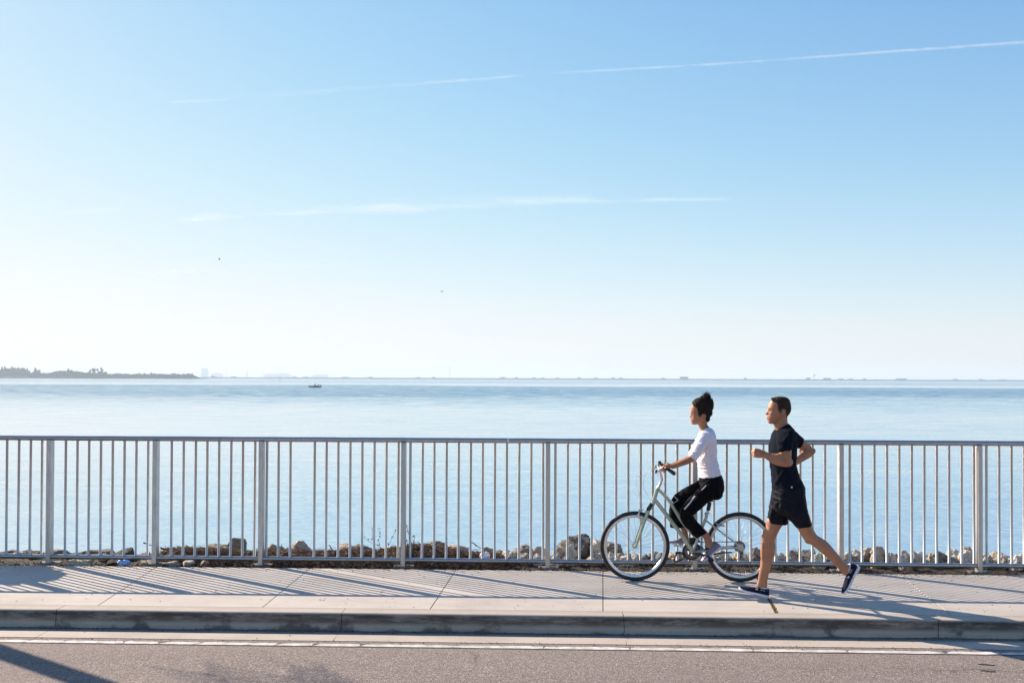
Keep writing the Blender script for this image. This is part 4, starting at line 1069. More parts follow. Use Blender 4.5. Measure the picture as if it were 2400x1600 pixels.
for pts in ([F4(240, 1195, -.12), F4(140, 1195, -.10), F4(70, 1270, -.06), F4(40, 1400, -.03), F4(80, 1520, 0), F5(150, 310, .02), F5(190, 350, .02)],
            [F4(240, 1190, .12), F4(150, 1188, .08), F4(60, 1300, .05), F5(-60, 0, .03), F5(0, 260, .01), F1(420, 960, 0)]):
    mb = MB(); mb.tube(crv(pts, 8), .0022, 6); mb.build('cable', M['refl'], bike)
# brakes
mb = MB()
for s in (-1, 1):
    mb.tube(crv([F5(-20, 560, s*.035), F5(-25, 500, s*.045), F5(10, 440, s*.03), F5(35, 450, s*.01)]), .006, 8)
    mb.box(F5(-15, 520, s*.024), (.045, .012, .014), Matrix.Rotation(R(25), 3, 'Y'))
mb.build('front_brake', M['silver'], bike)
mb = MB()
for s in (-1, 1):
    mb.tube(crv([F5(1075, 700, s*.04), F5(1110, 665, s*.045), F5(1190, 670, s*.02)]), .008, 8)
    mb.box(F5(1095, 650, s*.024), (.05, .012, .014), Matrix.Rotation(R(35), 3, 'Y'))
mb.build('rear_brake', M['silver'], bike)
# seat post and saddle
mb = MB(); mb.tube([F5(935, 560), F5(955, 480), F5(985, 330), F5(992, 290)], [.0135, .0135, .0125, .0125], 14)
mb.tube([F5(930, 530), F5(945, 495)], .0185, 14); mb.tube([F5(910, 485, -.02), F5(985, 500, -.02)], .006, 8)
mb.build('seat_post', M['silver'], bike)
mb = MB(); mb.tube([F5(962, 455), F5(978, 380), F5(985, 335)], [.019, .02, .018], 12); mb.box(F5(990, 310), (.05, .045, .025)); mb.build('saddle_clamp', M['black'], bike)
mb = MB()
def SB(x, z0, z1, hw): return (P5(x, z0), P5(x, z1), YB, hw)
loft(mb, [(P5(800, 235), P5(800, 262), YB, .018), (P5(880, 228), P5(880, 270), YB, .030), (P5(960, 222), P5(965, 280), YB, .055), (P5(1040, 214), P5(1050, 288), YB, .085), (P5(1110, 205), P5(1120, 290), YB, .10), (P5(1150, 205), P5(1145, 265), YB, .085)], cap0=.8, cap1=.5)
mb.build('saddle', M['black'], bike)
# cranks, rings
def disc(name, c, r, y0, y1, mat, par, teeth=0, hole=0):
    n = max(48, teeth*4); mb = MB(); rs = []
    def R_(k): return r+(.004*math.cos(teeth*2*math.pi*k/n) if teeth else 0)
    out = lambda y: [V((c.x+R_(k)*math.cos(2*math.pi*k/n), y, c.z+R_(k)*math.sin(2*math.pi*k/n))) for k in range(n)]
    inn = lambda y: [V((c.x+hole*math.cos(2*math.pi*k/n), y, c.z+hole*math.sin(2*math.pi*k/n))) for k in range(n)]
    mb.rings([inn(y0), out(y0), out(y1), inn(y1)], closed=True)
    return mb.build(name, mat, par, False)
disc('chainring', bb, .088, YB+.047, YB+.051, M['black'], bike, 42, .060); disc('chainring', bb, .070, YB+.040, YB+.044, M['gear'], bike, 34, .045)
mb = MB()
for q in range(5):
    a = 2*math.pi*q/5+.4; mb.tube([bb+V((0, .048, 0)), bb+V((.064*math.cos(a), .048, .064*math.sin(a)))], .009, 8)
mb.build('crank_spider', M['black'], bike)
pn = F5(950, 1088, -.13); pf = F5(562, 965, .13)
for (pd, s) in ((pn, -1), (pf, 1)):
    mb = MB(); o0 = bb+V((0, s*.062, 0)); o1 = V((pd.x, YB+s*.075, pd.z))
    mb.tube([o0, o0.lerp(o1, .5), o1], [.016, .011, .012], 12); mb.tube([bb, o0+V((0, s*.006, 0))], .012, 10)
    ck = mb.build('crank_arm', M['silver'] if s > 0 else M['black'], bike)
    mb = MB(); ro = Matrix.Rotation(R(38 if s < 0 else -3), 3, 'Y')
    mb.tube([V((pd.x, YB+s*.07, pd.z)), V((pd.x, YB+s*.165, pd.z))], .008, 8)
    for yy in (.09, .16): mb.box(V((pd.x, YB+s*yy, pd.z)), (.085, .012, .026), ro)
    for xx in (-.036, .036): mb.box(V((pd.x, YB+s*.125, pd.z))+ro @ V((xx, 0, 0)), (.014, .07, .024), ro)
    mb.build('pedal', M['black'] if s < 0 else M['silver'], ck)
for i, r_ in enumerate((.055, .047, .039, .032, .026)): disc('sprocket', hr, r_, YB+.028+i*.004, YB+.0295+i*.004, M['gear'], bike, int(r_*500), .014)
mb = MB()
def tang(c0, r0, c1, r1, sgn):
    d = (c1-c0); L = d.length; a = math.atan2(d.z, d.x); b = sgn*(math.pi/2-math.asin((r1-r0)/L)*sgn)
    q = a+b; u = V((math.cos(q), 0, math.sin(q))); return c0+u*r0, c1+u*r1
cb = V((bb.x, YB+.047, bb.z)); chh = V((hr.x, YB+.040, hr.z)); dj = hr+V((.012, .040, -.105)); dj.y = YB+.045; dj2 = hr+V((.02, 0, -.058)); dj2.y = YB+.045
p, q = tang(cb, .086, chh, .045, 1); mb.tube([p, q], .0042, 6)
arc = [chh+V((.045*math.cos(R(a)), 0, .045*math.sin(R(a)))) for a in range(90, -80, -15)]
mb.tube(crv(arc+[dj2+V((.018, 0, .0)), dj+V((.018, 0, 0)), dj+V((0, 0, -.020)), cb+V((.02, 0, -.086))], 3), .0042, 6)
mb.tube([cb+V((.089*math.cos(R(a)), 0, .089*math.sin(R(a)))) for a in range(70, 290, 8)], .0042, 6)
mb.build('chain', M['gear'], bike)
mb = MB()
mb.tube(crv([hr+V((.006, .062, -.01)), hr+V((.028, .062, -.035)), dj2]), .009, 8)
mb.tube([dj2, dj], .007, 8)
for c in (dj2, dj): mb.tube([c+V((0, -.006, 0)), c+V((0, .006, 0))], .020, 14)
mb.tube(crv([hr+V((.02, .065, -.02)), hr+V((.06, .06, -.01)), hr+V((.03, .055, .0))]), .0022, 6)
autosmooth(mb.build('rear_derailleur', M['black'], bike), 45)
mb = MB(); mb.box(F5(745, 890, .035), (.05, .03, .055)); mb.tube([F5(770, 860, .03), F5(850, 900, .03)], .012, 8); mb.tube([F5(700, 870, .03), F5(900, 1000, .03)], .008, 8); mb.build('front_derailleur', M['black'], bike)
mb = MB(); ks = bb+V((.06, -.045, -.02))
mb.tube([ks, ks+V((.06, -.02, -.005)), ks+V((.20, -.05, .03)), ks+V((.30, -.06, .035))], [.010, .008, .007, .007], 10); mb.build('kickstand', M['black'], bike)
mb = MB(); mb.box(F5(540, 1060, .03), (.05, .02, .02)); mb.tube(crv([F5(480, 1180, .03), F5(520, 1080, .03), F5(590, 1060, .03), F5(640, 1130, .03)]), .009, 8); mb.tube([F5(470, 1200, .03), F5(600, 1160, .03)], .008, 8); mb.build('chain_guide', M['black'], bike)
# ------------------------------------------------------------------ woman
def S4(a, b, Y, ry): return (P4(*a), P4(*b), Y, ry)
def S5(a, b, Y, ry): return (P5(*a), P5(*b), Y, ry)
body = MB()
wl = [(196, 845, 885, .010, 0, .3, 0), (206, 800, 930, .040, 0, .3, 0), (230, 765, 968, .056, 0, .3, 0), (265, 742, 990, .064, 0, .3, 0), (300, 728, 1000, .069, 0, .3, 0), (345, 716, 1002, .071, 0, .3, 0), (385, 711, 998, .071, .001, .3, 0), (408, 713, 992, .069, .003, .25, .004), (428, 712, 986, .068, .006, .19, .006),
      (448, 707, 978, .066, .010, .16, .002), (464, 701, 970, .064, .016, .15, 0), (474, 706, 962, .062, .012, .17, 0), (486, 717, 950, .060, .002, .3, 0), (498, 711, 935, .058, .005, .34, 0), (508, 716, 915, .056, .003, .3, 0), (518, 713, 895, .053, .005, .34, 0), (530, 722, 880, .050, 0, .3, 0), (548, 724, 865, .045, .003, .4, 0), (560, 730, 850, .038, .004, .4, 0), (570, 746, 830, .024, 0, .3, 0)]
head(body, P4, wl, YB)
loft(body, [S4((800, 500), (948, 470), YB, .042), S4((818, 560), (948, 540), YB, .042), S4((835, 605), (955, 575), YB, .044), S4((852, 650), (985, 615), YB, .058), S4((850, 700), (1010, 660), YB, .085)])
loft(body, [S4((865, 710), (1000, 670), YB, .085), S4((850, 780), (1035, 740), YB, .115), S4((832, 880), (1060, 830), YB, .12), S4((818, 1000), (1075, 950), YB, .13), S4((832, 1120), (1085, 1080), YB, .118), S4((850, 1230), (1110, 1200), YB, .125), S4((855, 1330), (1145, 1300), YB, .15), S4((880, 1430), (1150, 1400), YB, .155)])
ec = ony(*P4(893, 447), YB)
for sgn in (-1, 1):
    c = V((ec.x, YB+sgn*.066, ec.z)); body.ellipsoid(c, (.014, .007, .025), 8)
    body.tube([c+V((.0125*math.cos(f), sgn*.005, .023*math.sin(f))) for f in [2*math.pi*q/16 for q in range(16)]], .0036, 6, closed=True)
# arms
ARM = {}
for s, dx, dz in ((-1, 0, 0), (1, -12, -14)):
    Ys, Ye = YB+s*.155, YB+s*.205
    def A(a, b, Y, ry): return S4((a[0]+dx, a[1]+dz), (b[0]+dx, b[1]+dz), Y, ry)
    loft(body, [A((880, 770), (960, 790), YB+s*.13, .028), A((835, 820), (915, 860), Ys-s*.01, .030), A((778, 895), (848, 945), Ye-s*.02, .034), A((712, 985), (790, 1040), Ye, .036), A((690, 1010), (775, 1078), Ye, .034)])
    Yw = YB+s*.245
    loft(body, [A((735, 985), (790, 1070), Ye, .034), A((690, 1018), (745, 1100), Ye+s*.005, .036), A((620, 1056), (680, 1128), Ye+s*.015, .033), A((540, 1095), (590, 1158), Ye+s*.03, .027), A((462, 1128), (490, 1190), Yw-s*.005, .021), A((435, 1135), (455, 1195), Yw, .022)])
    g0, g1 = hb2[0 if s < 0 else 1]; gm = g0.lerp(g1, .45)
    Wp = ony(*P4(452+dx, 1158+dz), Yw)
    d = V((-1, 0, .12)); bd = (g0-g1).normalized()
    # hand wraps over the grip: palm down, fingers curl below
    hand(body, Wp, V((-.95, -s*.05, .02)), V((-.1, -s*.15, -1)), V((.1, -s*1.0, -.1)), [(.75, 1.45, .9)]*4, .84, (.4, .7, .5))
# ankles
loft(body, [S5((690, 590), (760, 570), YB-.125, .035), S5((790, 735), (885, 690), YB-.115, .040), S5((862, 800), (950, 755), YB-.11, .033), S5((900, 860), (985, 812), YB-.115, .028), S5((922, 930), (1022, 882), YB-.12, .028), S5((935, 985), (1060, 925), YB-.12, .028)], cap1=.3)
loft(body, [S5((450, 420), (600, 480), YB+.11, .05), S5((500, 600), (630, 620), YB+.11, .042), S5((566, 700), (650, 695), YB+.115, .033), S5((592, 770), (676, 765), YB+.12, .028), S5((590, 850), (690, 850), YB+.125, .028), S5((575, 900), (700, 900), YB+.125, .026)], cap1=.3)
lp = ony(*P4(713, 508), YB); br = ony(*P4(722, 398), YB)
WS = skin('woman_skin', (.37, .165, .092), (.40, .10, .09))
tints = [(0, tuple(lp), (.011, .020, .008))]+[(1, (br.x+.006, YB+s*.032, br.z), (.020, .018, .0035)) for s in (-1, 1)]
hp = [(738, 296), (764, 312), (795, 330), (806, 380), (812, 430), (836, 452), (848, 436), (868, 412), (900, 412), (922, 436), (924, 476), (945, 524), (1060, 560), (1080, 300), (1000, 120), (800, 120), (735, 240)]
hp3 = [(ony(*P4(*p), YB).x, ony(*P4(*p), YB).z) for p in hp]
woman = body_obj('person', body, .0038, WS, tints, 'woman riding the bicycle in a white top and black cropped trousers', 'person', (hp3, .008, ony(*P4(900, 520), YB).z))
recenter(woman)
eyes(woman, P4, 730, 424, YB, .029, eyew, iris, .0088, .005)
WH = hairmat('woman_hair', (.018, .011, .009))
hb_ = MB(); head(hb_, P4, wl, YB); hm = remesh(hb_, .003, 3)
hairshell(hm, hp3, .006, .016, WH, woman, ony(*P4(940, 530), YB).z, 5)
mb = MB()
def HE(x, y, r, oy=0): p = ony(*P4(x, y), YB); mb.ellipsoid(p+V((0, oy, 0)), r, 10)
HE(900, 320, (.070, .070, .060)); HE(965, 300, (.052, .055, .055)); HE(945, 400, (.046, .058, .062)); HE(925, 240, (.055, .050, .048)); HE(862, 258, (.040, .050, .030)); HE(812, 276, (.034, .045, .018)); HE(985, 280, (.034, .04, .046)); HE(935, 205, (.036, .034, .038)); HE(900, 222, (.034, .036, .034)); HE(945, 480, (.026, .045, .035))
chain(mb, [ony(*P4(935, 215), YB), ony(*P4(930, 170), YB), ony(*P4(925, 135), YB)], [.030, .018, .006])
chain(mb, [ony(*P4(960, 220), YB), ony(*P4(968, 178), YB), ony(*P4(950, 150), YB)], [.028, .015, .006])
me = remesh(mb, .0035, 3); co = npco(me); no = npnor(me)
d = np.array([(1-2*abs(mnoise.noise(V((c[0]*34, c[1]*34, c[2]*26)))))*.007+mnoise.noise(V((c[0]*110, c[1]*110, c[2]*70)))*.004 for c in co.tolist()])
# keep the ear and face clear
setco(me, co+no*d[:, None]); link('updo', me, WH, woman)
mb = MB()
for q in range(70):
    if q < 34: a = (rnd.uniform(900, 975), rnd.uniform(150, 200)); b = (a[0]+rnd.uniform(-22, 30), a[1]-rnd.uniform(20, 52)); c = (b[0]+rnd.uniform(-10, 34), b[1]-rnd.uniform(-14, 22))
    elif q < 50: a = (rnd.uniform(990, 1025), rnd.uniform(250, 420)); b = (a[0]+rnd.uniform(4, 16), a[1]+rnd.uniform(-5, 25)); c = (b[0]+rnd.uniform(-6, 16), b[1]+rnd.uniform(5, 40))
    elif q < 62: a = (rnd.uniform(745, 840), rnd.uniform(235, 285)); b = (a[0]-rnd.uniform(2, 14), a[1]-rnd.uniform(2, 16)); c = (b[0]-rnd.uniform(0, 14), b[1]+rnd.uniform(-6, 8))
    else: a = (rnd.uniform(925, 950), rnd.uniform(490, 520)); b = (a[0]+rnd.uniform(0, 12), a[1]+rnd.uniform(10, 30)); c = (b[0]+rnd.uniform(-4, 12), b[1]+rnd.uniform(5, 20))
    y = YB+rnd.uniform(-.03, .03)
    pts = crv([ony(*P4(*p), y) for p in (a, b, c)], 4); n = len(pts)
    mb.tube(pts, [.0022*(1-.75*i/n) for i in range(n)], 5)
for q in range(190):
    th, ph = rnd.uniform(0, 6.28), rnd.uniform(-.3, 1.45)
    cx, cy, (rx, rz) = rnd.choice([(900, 300, (.074, .062)), (960, 300, (.060, .070)), (935, 225, (.062, .050)), (945, 400, (.050, .070)), (862, 256, (.045, .032)), (920, 205, (.044, .040)), (945, 180, (.030, .030))])
    c = ony(*P4(cx, cy), YB); n_ = V((math.cos(th)*math.cos(ph), -abs(math.sin(th)*math.cos(ph)) if rnd.random() < .75 else abs(math.sin(th)*math.cos(ph)), math.sin(ph)))
    p0 = c+V((n_.x*rx*.9, n_.y*.056, n_.z*rz*.9)); t1 = n_.cross(V((rnd.gauss(0, 1), rnd.gauss(0, 1), rnd.gauss(0, 1)))).normalized(); t2 = n_.cross(t1)
    rr = rnd.uniform(.004, .009); L = rnd.uniform(.02, .045); k0 = rnd.uniform(0, 6)
    mb.tube([p0+t1*(L*k/9-L/2)+(n_*math.cos(k*1.1+k0)+t2*math.sin(k*1.1+k0))*rr+n_*.002 for k in range(10)], [.0016+.0012*math.sin(math.pi*k/9) for k in range(10)], 5)
mb.build('loose_strands', WH, woman)
# top
WT = cloth('white_knit', (.74, .70, .76), .8, 280, .05, .55, .2)
mb = MB()
loft(mb, [S4((866, 642), (980, 606), YB, .056), S4((848, 676), (1022, 632), YB, .098), S4((828, 750), (1060, 700), YB, .158), S4((814, 840), (1078, 790), YB, .160), S4((806, 950), (1085, 890), YB, .148), S4((806, 1050), (1088, 1000), YB, .137), S4((820, 1140), (1100, 1100), YB, .133), S4((832, 1230), (1120, 1190), YB, .144), S4((836, 1318), (1142, 1282), YB, .162)], cap0=.1, cap1=.04)
for s, dx, dz in ((-1, 0, 0), (1, -12, -14)):
    Ys, Ye = YB+s*.155, YB+s*.205
    def A(a, b, Y, ry): return S4((a[0]+dx, a[1]+dz), (b[0]+dx, b[1]+dz), Y, ry)
    loft(mb, [A((850, 690), (1015, 730), YB+s*.12, .055), A((806, 785), (945, 870), Ys, .056), A((752, 895), (868, 975), Ye-s*.02, .054), A((694, 1000), (790, 1086), Ye, .050)], cap0=.7, cap1=.03)
fl = [(F4(815, 1090), F4(900, 1130), .008, .006), (F4(825, 1160), F4(960, 1170), .008, .006), (F4(835, 1210), F4(1000, 1200), .008, .005), (F4(840, 1260), F4(960, 1250), .007, .005), (F4(1100, 1150), F4(980, 1180), .008, .005), (F4(900, 900), F4(810, 1060), .012, -.008), (F4(860, 760), F4(740, 960), .012, .004)]
wear('white_top', mb, .005, WT, woman, .006, (10, 10, 34), 3, 1, fl)
# trousers
BT = cloth('black_twill', (.0035, .0035, .0055), .8, 240, .3, .5, .08)
mb = MB()
loft(mb, [S4((838, 1308), (1146, 1276), YB, .160), S5((845, 30), (1168, 10), YB, .172), S5((860, 90), (1186, 80), YB, .178), S5((900, 160), (1186, 150), YB, .175), S5((960, 230), (1152, 225), YB, .160)], cap0=.05, cap1=.8)
loft(mb, [S5((930, 40), (1120, 240), YB-.085, .092), S5((830, 135), (1035, 300), YB-.10, .088), S5((745, 225), (950, 352), YB-.115, .082), S5((650, 330), (860, 435), YB-.125, .076), S5((582, 430), (780, 500), YB-.13, .070), S5((562, 520), (748, 532), YB-.13, .066), S5((592, 620), (788, 588), YB-.125, .064), S5((652, 700), (850, 655), YB-.12, .064), S5((722, 775), (900, 710), YB-.115, .064), S5((788, 846), (946, 752), YB-.112, .064)], cap0=.6, cap1=.03)
loft(mb, [S5((860, 20), (1000, 210), YB+.085, .090), S5((720, 92), (880, 270), YB+.095, .085), S5((590, 165), (770, 350), YB+.105, .080), S5((480, 250), (680, 430), YB+.11, .074), S5((415, 380), (610, 480), YB+.11, .068), S5((412, 470), (600, 540), YB+.11, .064), S5((418, 590), (620, 620), YB+.11, .062), S5((428, 694), (648, 690), YB+.112, .062)], cap0=.6, cap1=.03)
fl = [(F4(950, 1330), F4(850, 1420), .010, .008), (F4(920, 1310), F4(830, 1380), .008, .006), (F5(700, 500), F5(640, 560), .010, -.006), (F5(760, 520), F5(680, 545), .008, .006), (F5(1000, 150), F5(860, 300), .014, -.004)]
tr = wear('trousers', mb, .005, BT, woman, .006, (16, 16, 12), 3, 4, fl)
me = tr.data
# pale piping stripe on the thigh and square outline at the knee
pip = simple('grey_piping', (.62, .56, .60), .7)
def on_surf(pts, Yfar, r, closed=False, name='piping'):
    dg = bpy.context.evaluated_depsgraph_get(); out = []
    from mathutils.bvhtree import BVHTree
    vs = [v.co+tr_off for v in me.vertices]; bvh = BVHTree.FromPolygons(vs, [p.vertices[:] for p in me.polygons])
    for p in pts:
        h = bvh.ray_cast(V((p.x, YB-1, p.z)), V((0, 1, 0)))
        if h[0] is not None: out.append(h[0]+V((0, -.001, 0)))
    mb = MB()
    if len(out) > 2: mb.tube(out, r, 6, closed=closed); mb.build(name, pip, tr)
tr_off = V((0, 0, 0)); p_ = woman; tr_off = woman.location.copy()
on_surf(crv([F5(745, 225), F5(670, 315), F5(592, 405)], 10), 0, .0075)
on_surf(crv([F5(900, 80), F5(850, 130), F5(835, 142)], 6), 0, .004)
sq = [F5(482, 252), F5(548, 318), F5(482, 362), F5(440, 320)]
out = []
for i in range(3): out += [sq[i].lerp(sq[i+1], k/6) for k in range(6)]
out.append(sq[3]); on_surf(out, 0, .0032, False, 'square_outline')
LV = cloth('lilac_knit_shoe', (.21, .185, .255), .75, 260, .25, .6); LS = simple('lilac_sole', (.55, .52, .60), .6, 0, .15, 30); WTc = simple('toe_white', (.72, .66, .70), .6, 0, .1, 30)
shoe(woman, F5(1128, 950, -.125), F5(858, 1158, -.125), V((-.6, 0, .75)), 1, .25, LV, LS, LV, WTc)
shoe(woman, F5(706, 950, .13), F5(428, 962, .13), V((0, 0, 1)), 1, .25, LV, LS, LV)
# ------------------------------------------------------------------ far shore, boat, haze and sky
def at(px, Y, z=WZ):
    p = ony(px, 900, Y); return V((p.x, Y, z))
MT = NT('far_foliage', .9, 0, .1); cc = MT.co(); MT.color(MT.ramp(MT.noise(cc, .4, 4), [(.3, (.035, .055, .035)), (.7, (.075, .10, .06))])); MT = MT.m
TK = simple('far_trunk', (.12, .10, .085), .9)
YT = 2200
def crown(mb, c, w_, h_, n, seed, leaf=1.2):
    r = random.Random(seed)
    cl = [(r.gauss(0, .30)*w_, r.gauss(0, .3)*w_, r.uniform(.0, 1)*h_) for _ in range(9)]
    for _ in range(n):
        k = r.choice(cl); f = 1-.45*k[2]/h_
        p = V(c)+V((k[0]*f+r.gauss(0, .13)*w_, k[1]*f+r.gauss(0, .13)*w_, k[2]+r.gauss(0, .07)*h_))
        e_ = Euler((r.uniform(0, 6), r.uniform(0, 6), 0)).to_matrix(); s = leaf*r.uniform(.6, 1.4)
        mb.add([p+e_ @ V(q)*s for q in ((-1, -.6, 0), (1, -.4, .2), (.1, .9, -.1))], [(0, 1, 2)])
TREES = [(4, 26, 5), (11, 27, 5), (19, 26, 6), (27, 28, 5), (34, 26, 6), (42, 25, 7), (50, 26, 8), (56, 23, 5), (63, 22, 5), (82, 24, 6), (90, 19, 6), (160, 25, 6), (166, 21, 6), (176, 16, 6), (211, 21, 7), (219, 23, 8), (230, 24, 8), (238, 24, 7), (80, 14, 8), (205, 14, 6)]
pos = ['leftmost', 'second', 'third', 'fourth', 'fifth', 'sixth', 'seventh', 'eighth', 'ninth', 'tenth', 'eleventh', 'twelfth', 'thirteenth', 'fourteenth', 'fifteenth', 'sixteenth', 'seventeenth', 'eighteenth', 'nineteenth', 'twentieth']
for i, (px, hp_, wp) in enumerate(sorted(TREES)):
    Y = YT+rnd.uniform(-30, 60); sc_ = Y/2400; H = hp_*sc_; b = at(px, Y)
    e = empty('pine_tree', b, 'hazy tall pine on the far left shore, '+('leftmost of them' if i == 0 else pos[i]+' counted from the left edge'), 'tree', 'tall pines on the far shore')
    mb = MB(); mb.tube([b, b+V((0, 0, H*.5)), b+V((rnd.uniform(-.6, .6), 0, H*.95))], [.4, .25, .1], 7); mb.build('trunk', TK, e)
    mb = MB(); crown(mb, b+V((0, 0, H*.28)), wp*sc_*.85, H*.68, 1500, i, .85); mb.build('crown', MT, e, False)
# low mangrove mass and shoreline
mb = MB(); r = random.Random(3)
for q in range(62000):
    px = r.uniform(-250, 466) if q < 42000 else r.uniform(-1500, -250); env = 11+2*math.sin(px*.05)+3*mnoise.noise(V((px*.04, 0, 0)))+2*mnoise.noise(V((px*.16, 3, 0)))
    if px < 70: env += 3
    if px > 250: env = 8+2.4*mnoise.noise(V((px*.06, 0, 0)))+3*mnoise.noise(V((px*.25, 0, 0)))
    if px > 450: env *= max(.3, (470-px)/20)
    Y = YT+r.uniform(-20, 60); p = at(px, Y); z = 1.35*env*Y/2400*r.random()**.7
    e_ = Euler((r.uniform(0, 6), r.uniform(0, 6), 0)).to_matrix(); s = r.uniform(.7, 1.7)
    mb.add([p+V((0, 0, z))+e_ @ V(k)*s for k in ((-1, -.6, 0), (1, -.4, .2), (.1, .9, -.1))], [(0, 1, 2)])
o = link('mangrove_thicket', mb.mesh('mangrove_thicket'), MT, None, False); tag(o, 'low hazy mangrove thicket along the far left shore', 'thicket', kind='stuff')
mb = MB(); a, b = at(-1510, YT+10), at(462, YT+10); mb.add([a+V((0, -25, -1)), b+V((0, -25, -1)), b+V((5, 80, -1)), a+V((0, 80, -1)), a+V((0, -10, 1.4)), b+V((-3, -10, 1.4)), b+V((-3, 70, 1.4)), a+V((0, 70, 1.4))], [(4, 5, 6, 7), (0, 1, 5, 4), (1, 2, 6, 5), (2, 3, 7, 6), (3, 0, 4, 7)])
tag(mb.build('far_shore_land', TK, None, False), kind='structure')
# causeway
YC = 3600; sc_ = YC/2400
CM = simple('causeway_stone', (.035, .045, .045), .9, 0, .3, .02)
mb = MB(); a, b = at(380, YC), at(2750, YC); prof = [(0, -1), (5, 2.2), (6, 4.2), (34, 4.2), (36, 2.2), (44, -1)]
n = 300; rs = []
for i in range(n+1):
    c = a.lerp(b, i/n); rs.append([c+V((0, dy, dz+(.4*mnoise.noise(V((i*.3, dy, 0))) if dz > 0 else 0))) for dy, dz in prof])
mb.rings(rs); tag(mb.build('causeway_land', CM, None, False), kind='structure')
# bushes on the causeway
BU = [(500, 12, 4), (548, 14, 3), (690, 10, 3), (716, 12, 3.2), (808, 16, 3), (868, 12, 3), (980, 8, 3), (1016, 6, 3.2), (1178, 12, 4.2), (1210, 6, 3.6), (1252, 7, 3.8), (1272, 5, 2.6), (1306, 5, 3), (1358, 6, 3.4), (1396, 8, 3), (1437, 6, 4), (1455, 9, 3), (1747, 6, 4), (1972, 14, 3.4), (1994, 10, 3), (2026, 8, 3), (2240, 10, 3.4), (2300, 10, 3), (2350, 20, 2.5)]
BUL = ['nearest the thicket, under the low stepped building', 'between the stepped building and the lattice tower', 'left of the small boat', 'above the bow of the small boat', 'right of the small boat', 'below the faint mast right of the boat', 'midway between the boat and the lone radio mast', 'just left of the lone radio mast',
       'widest one right of the lone radio mast', 'just right of the widest one', 'second one right of the widest', 'third one right of the widest', 'above the railing bay left of the bicycle', 'above the left edge of the front wheel', 'above the centre of the front wheel', 'above the right side of the front wheel', 'just left of the small hut', 'above the gap between woman and man',
       'first one right of the water tower buildings', 'second one right of the water tower buildings', 'third one right of the water tower buildings', 'first one right of the long dark building', 'second one right of the long dark building', 'widest one at the right edge of the picture']
for i, (px, wp, hp_) in enumerate(BU):
    b = at(px, YC+20, WZ+3); mb = MB(); r = random.Random(i+50)
    for q in range(260):
        p = b+V((r.gauss(0, .26)*wp*sc_, r.uniform(-4, 4), abs(r.gauss(0, .5))*hp_*sc_*.75)); e_ = Euler((r.uniform(0, 6), r.uniform(0, 6), 0)).to_matrix(); s = r.uniform(.6, 1.5)
        mb.add([p+e_ @ V(k)*s for k in ((-1, -.6, 0), (1, -.4, .2), (.1, .9, -.1))], [(0, 1, 2)])
    o = mb.build('shore_bush', MT, None, False); recenter(o)
    tag(o, 'tiny dark bush on the far causeway, '+BUL[i], 'bush', 'bushes on the far causeway')
BW = simple('far_building', (.60, .62, .64), .8, 0, .05, .05); BD = simple('far_building_dark', (.12, .13, .15), .8, 0, .1, .05); WN = simple('far_window', (.06, .08, .10), .3)
def building(name, px, wp, top, Y, mat, label, cat='building', floors=3, bays=5, steps=None, base=884.5):
    s = Y/2400; base_z = WZ; z = ony(px, top, Y).z; b = at(px, Y, base_z)
    e = empty(name, b, label, cat); H = z-base_z; W_ = wp*s
    mb = MB()
    if steps:
        for fx0, fx1, fh in steps: mb.box(b+V(((fx0+fx1)/2*W_, 0, H*fh/2)), ((fx1-fx0)*W_-.05, W_*.4, H*fh))
    else: mb.box(b+V((0, 0, H/2)), (W_, W_*.45+6, H))
    mb.build('wall', mat, e, False)
    if not steps:
        mb = MB(); mb.box(b+V((0, 0, H+.35)), (W_*1.02+.3, W_*.46+6.4, .7)); mb.build('roof', BD, e, False)
        for f in range(floors):
            for k in range(bays):
                mb = MB(); mb.box(b+V((W_*(-.42+.84*(k+.5)/bays), -(W_*.45+6)/2-.05, H*(.12+.8*(f+.5)/floors))), (W_*.5/bays, .14, H*.35/floors)); mb.build('window', WN, e, False)
    return e
building('tower_block', 479.5, 15.5, 863, 7200, BW, 'tall pale hazy tower block rising behind the causeway on the left', floors=12, bays=4)
building('low_building', 509, 26, 873, 7400, BW, 'low pale stepped building right of the hazy tower block', steps=[(-.5, -.2, .8), (-.2, .25, 1.0), (.25, .5, .75)])
building('long_building', 650, 60, 874, 7600, BW, 'long pale hazy building on the skyline right of the lattice tower', steps=[(-.5, -.35, .7), (-.35, .1, .9), (.1, .4, 1.0), (.4, .5, .7)])
building('long_building', 749, 38, 877.5, 7600, BW, 'long low pale building on the skyline above the small boat', steps=[(-.5, -.3, .8), (-.3, .5, 1.0)])
building('causeway_building', 1603, 18, 883, YC+22, BD, 'wide dark low building on the causeway left of the woman\'s head', floors=1, bays=5)
building('causeway_building', 1554, 7, 885.5, YC+22, BD, 'small dark hut on the causeway farther left of the woman\'s head', floors=1, bays=2)
building('causeway_building', 1894, 9, 885.5, YC+22, BD, 'small dark building on the causeway left of the water tower', floors=1, bays=2)
building('causeway_building', 1938, 16, 886, YC+22, BD, 'dark low building on the causeway right of the water tower', floors=1, bays=4)
building('causeway_building', 2112, 21, 887, YC+22, BD, 'long dark building on the causeway towards the right edge', floors=1, bays=6)
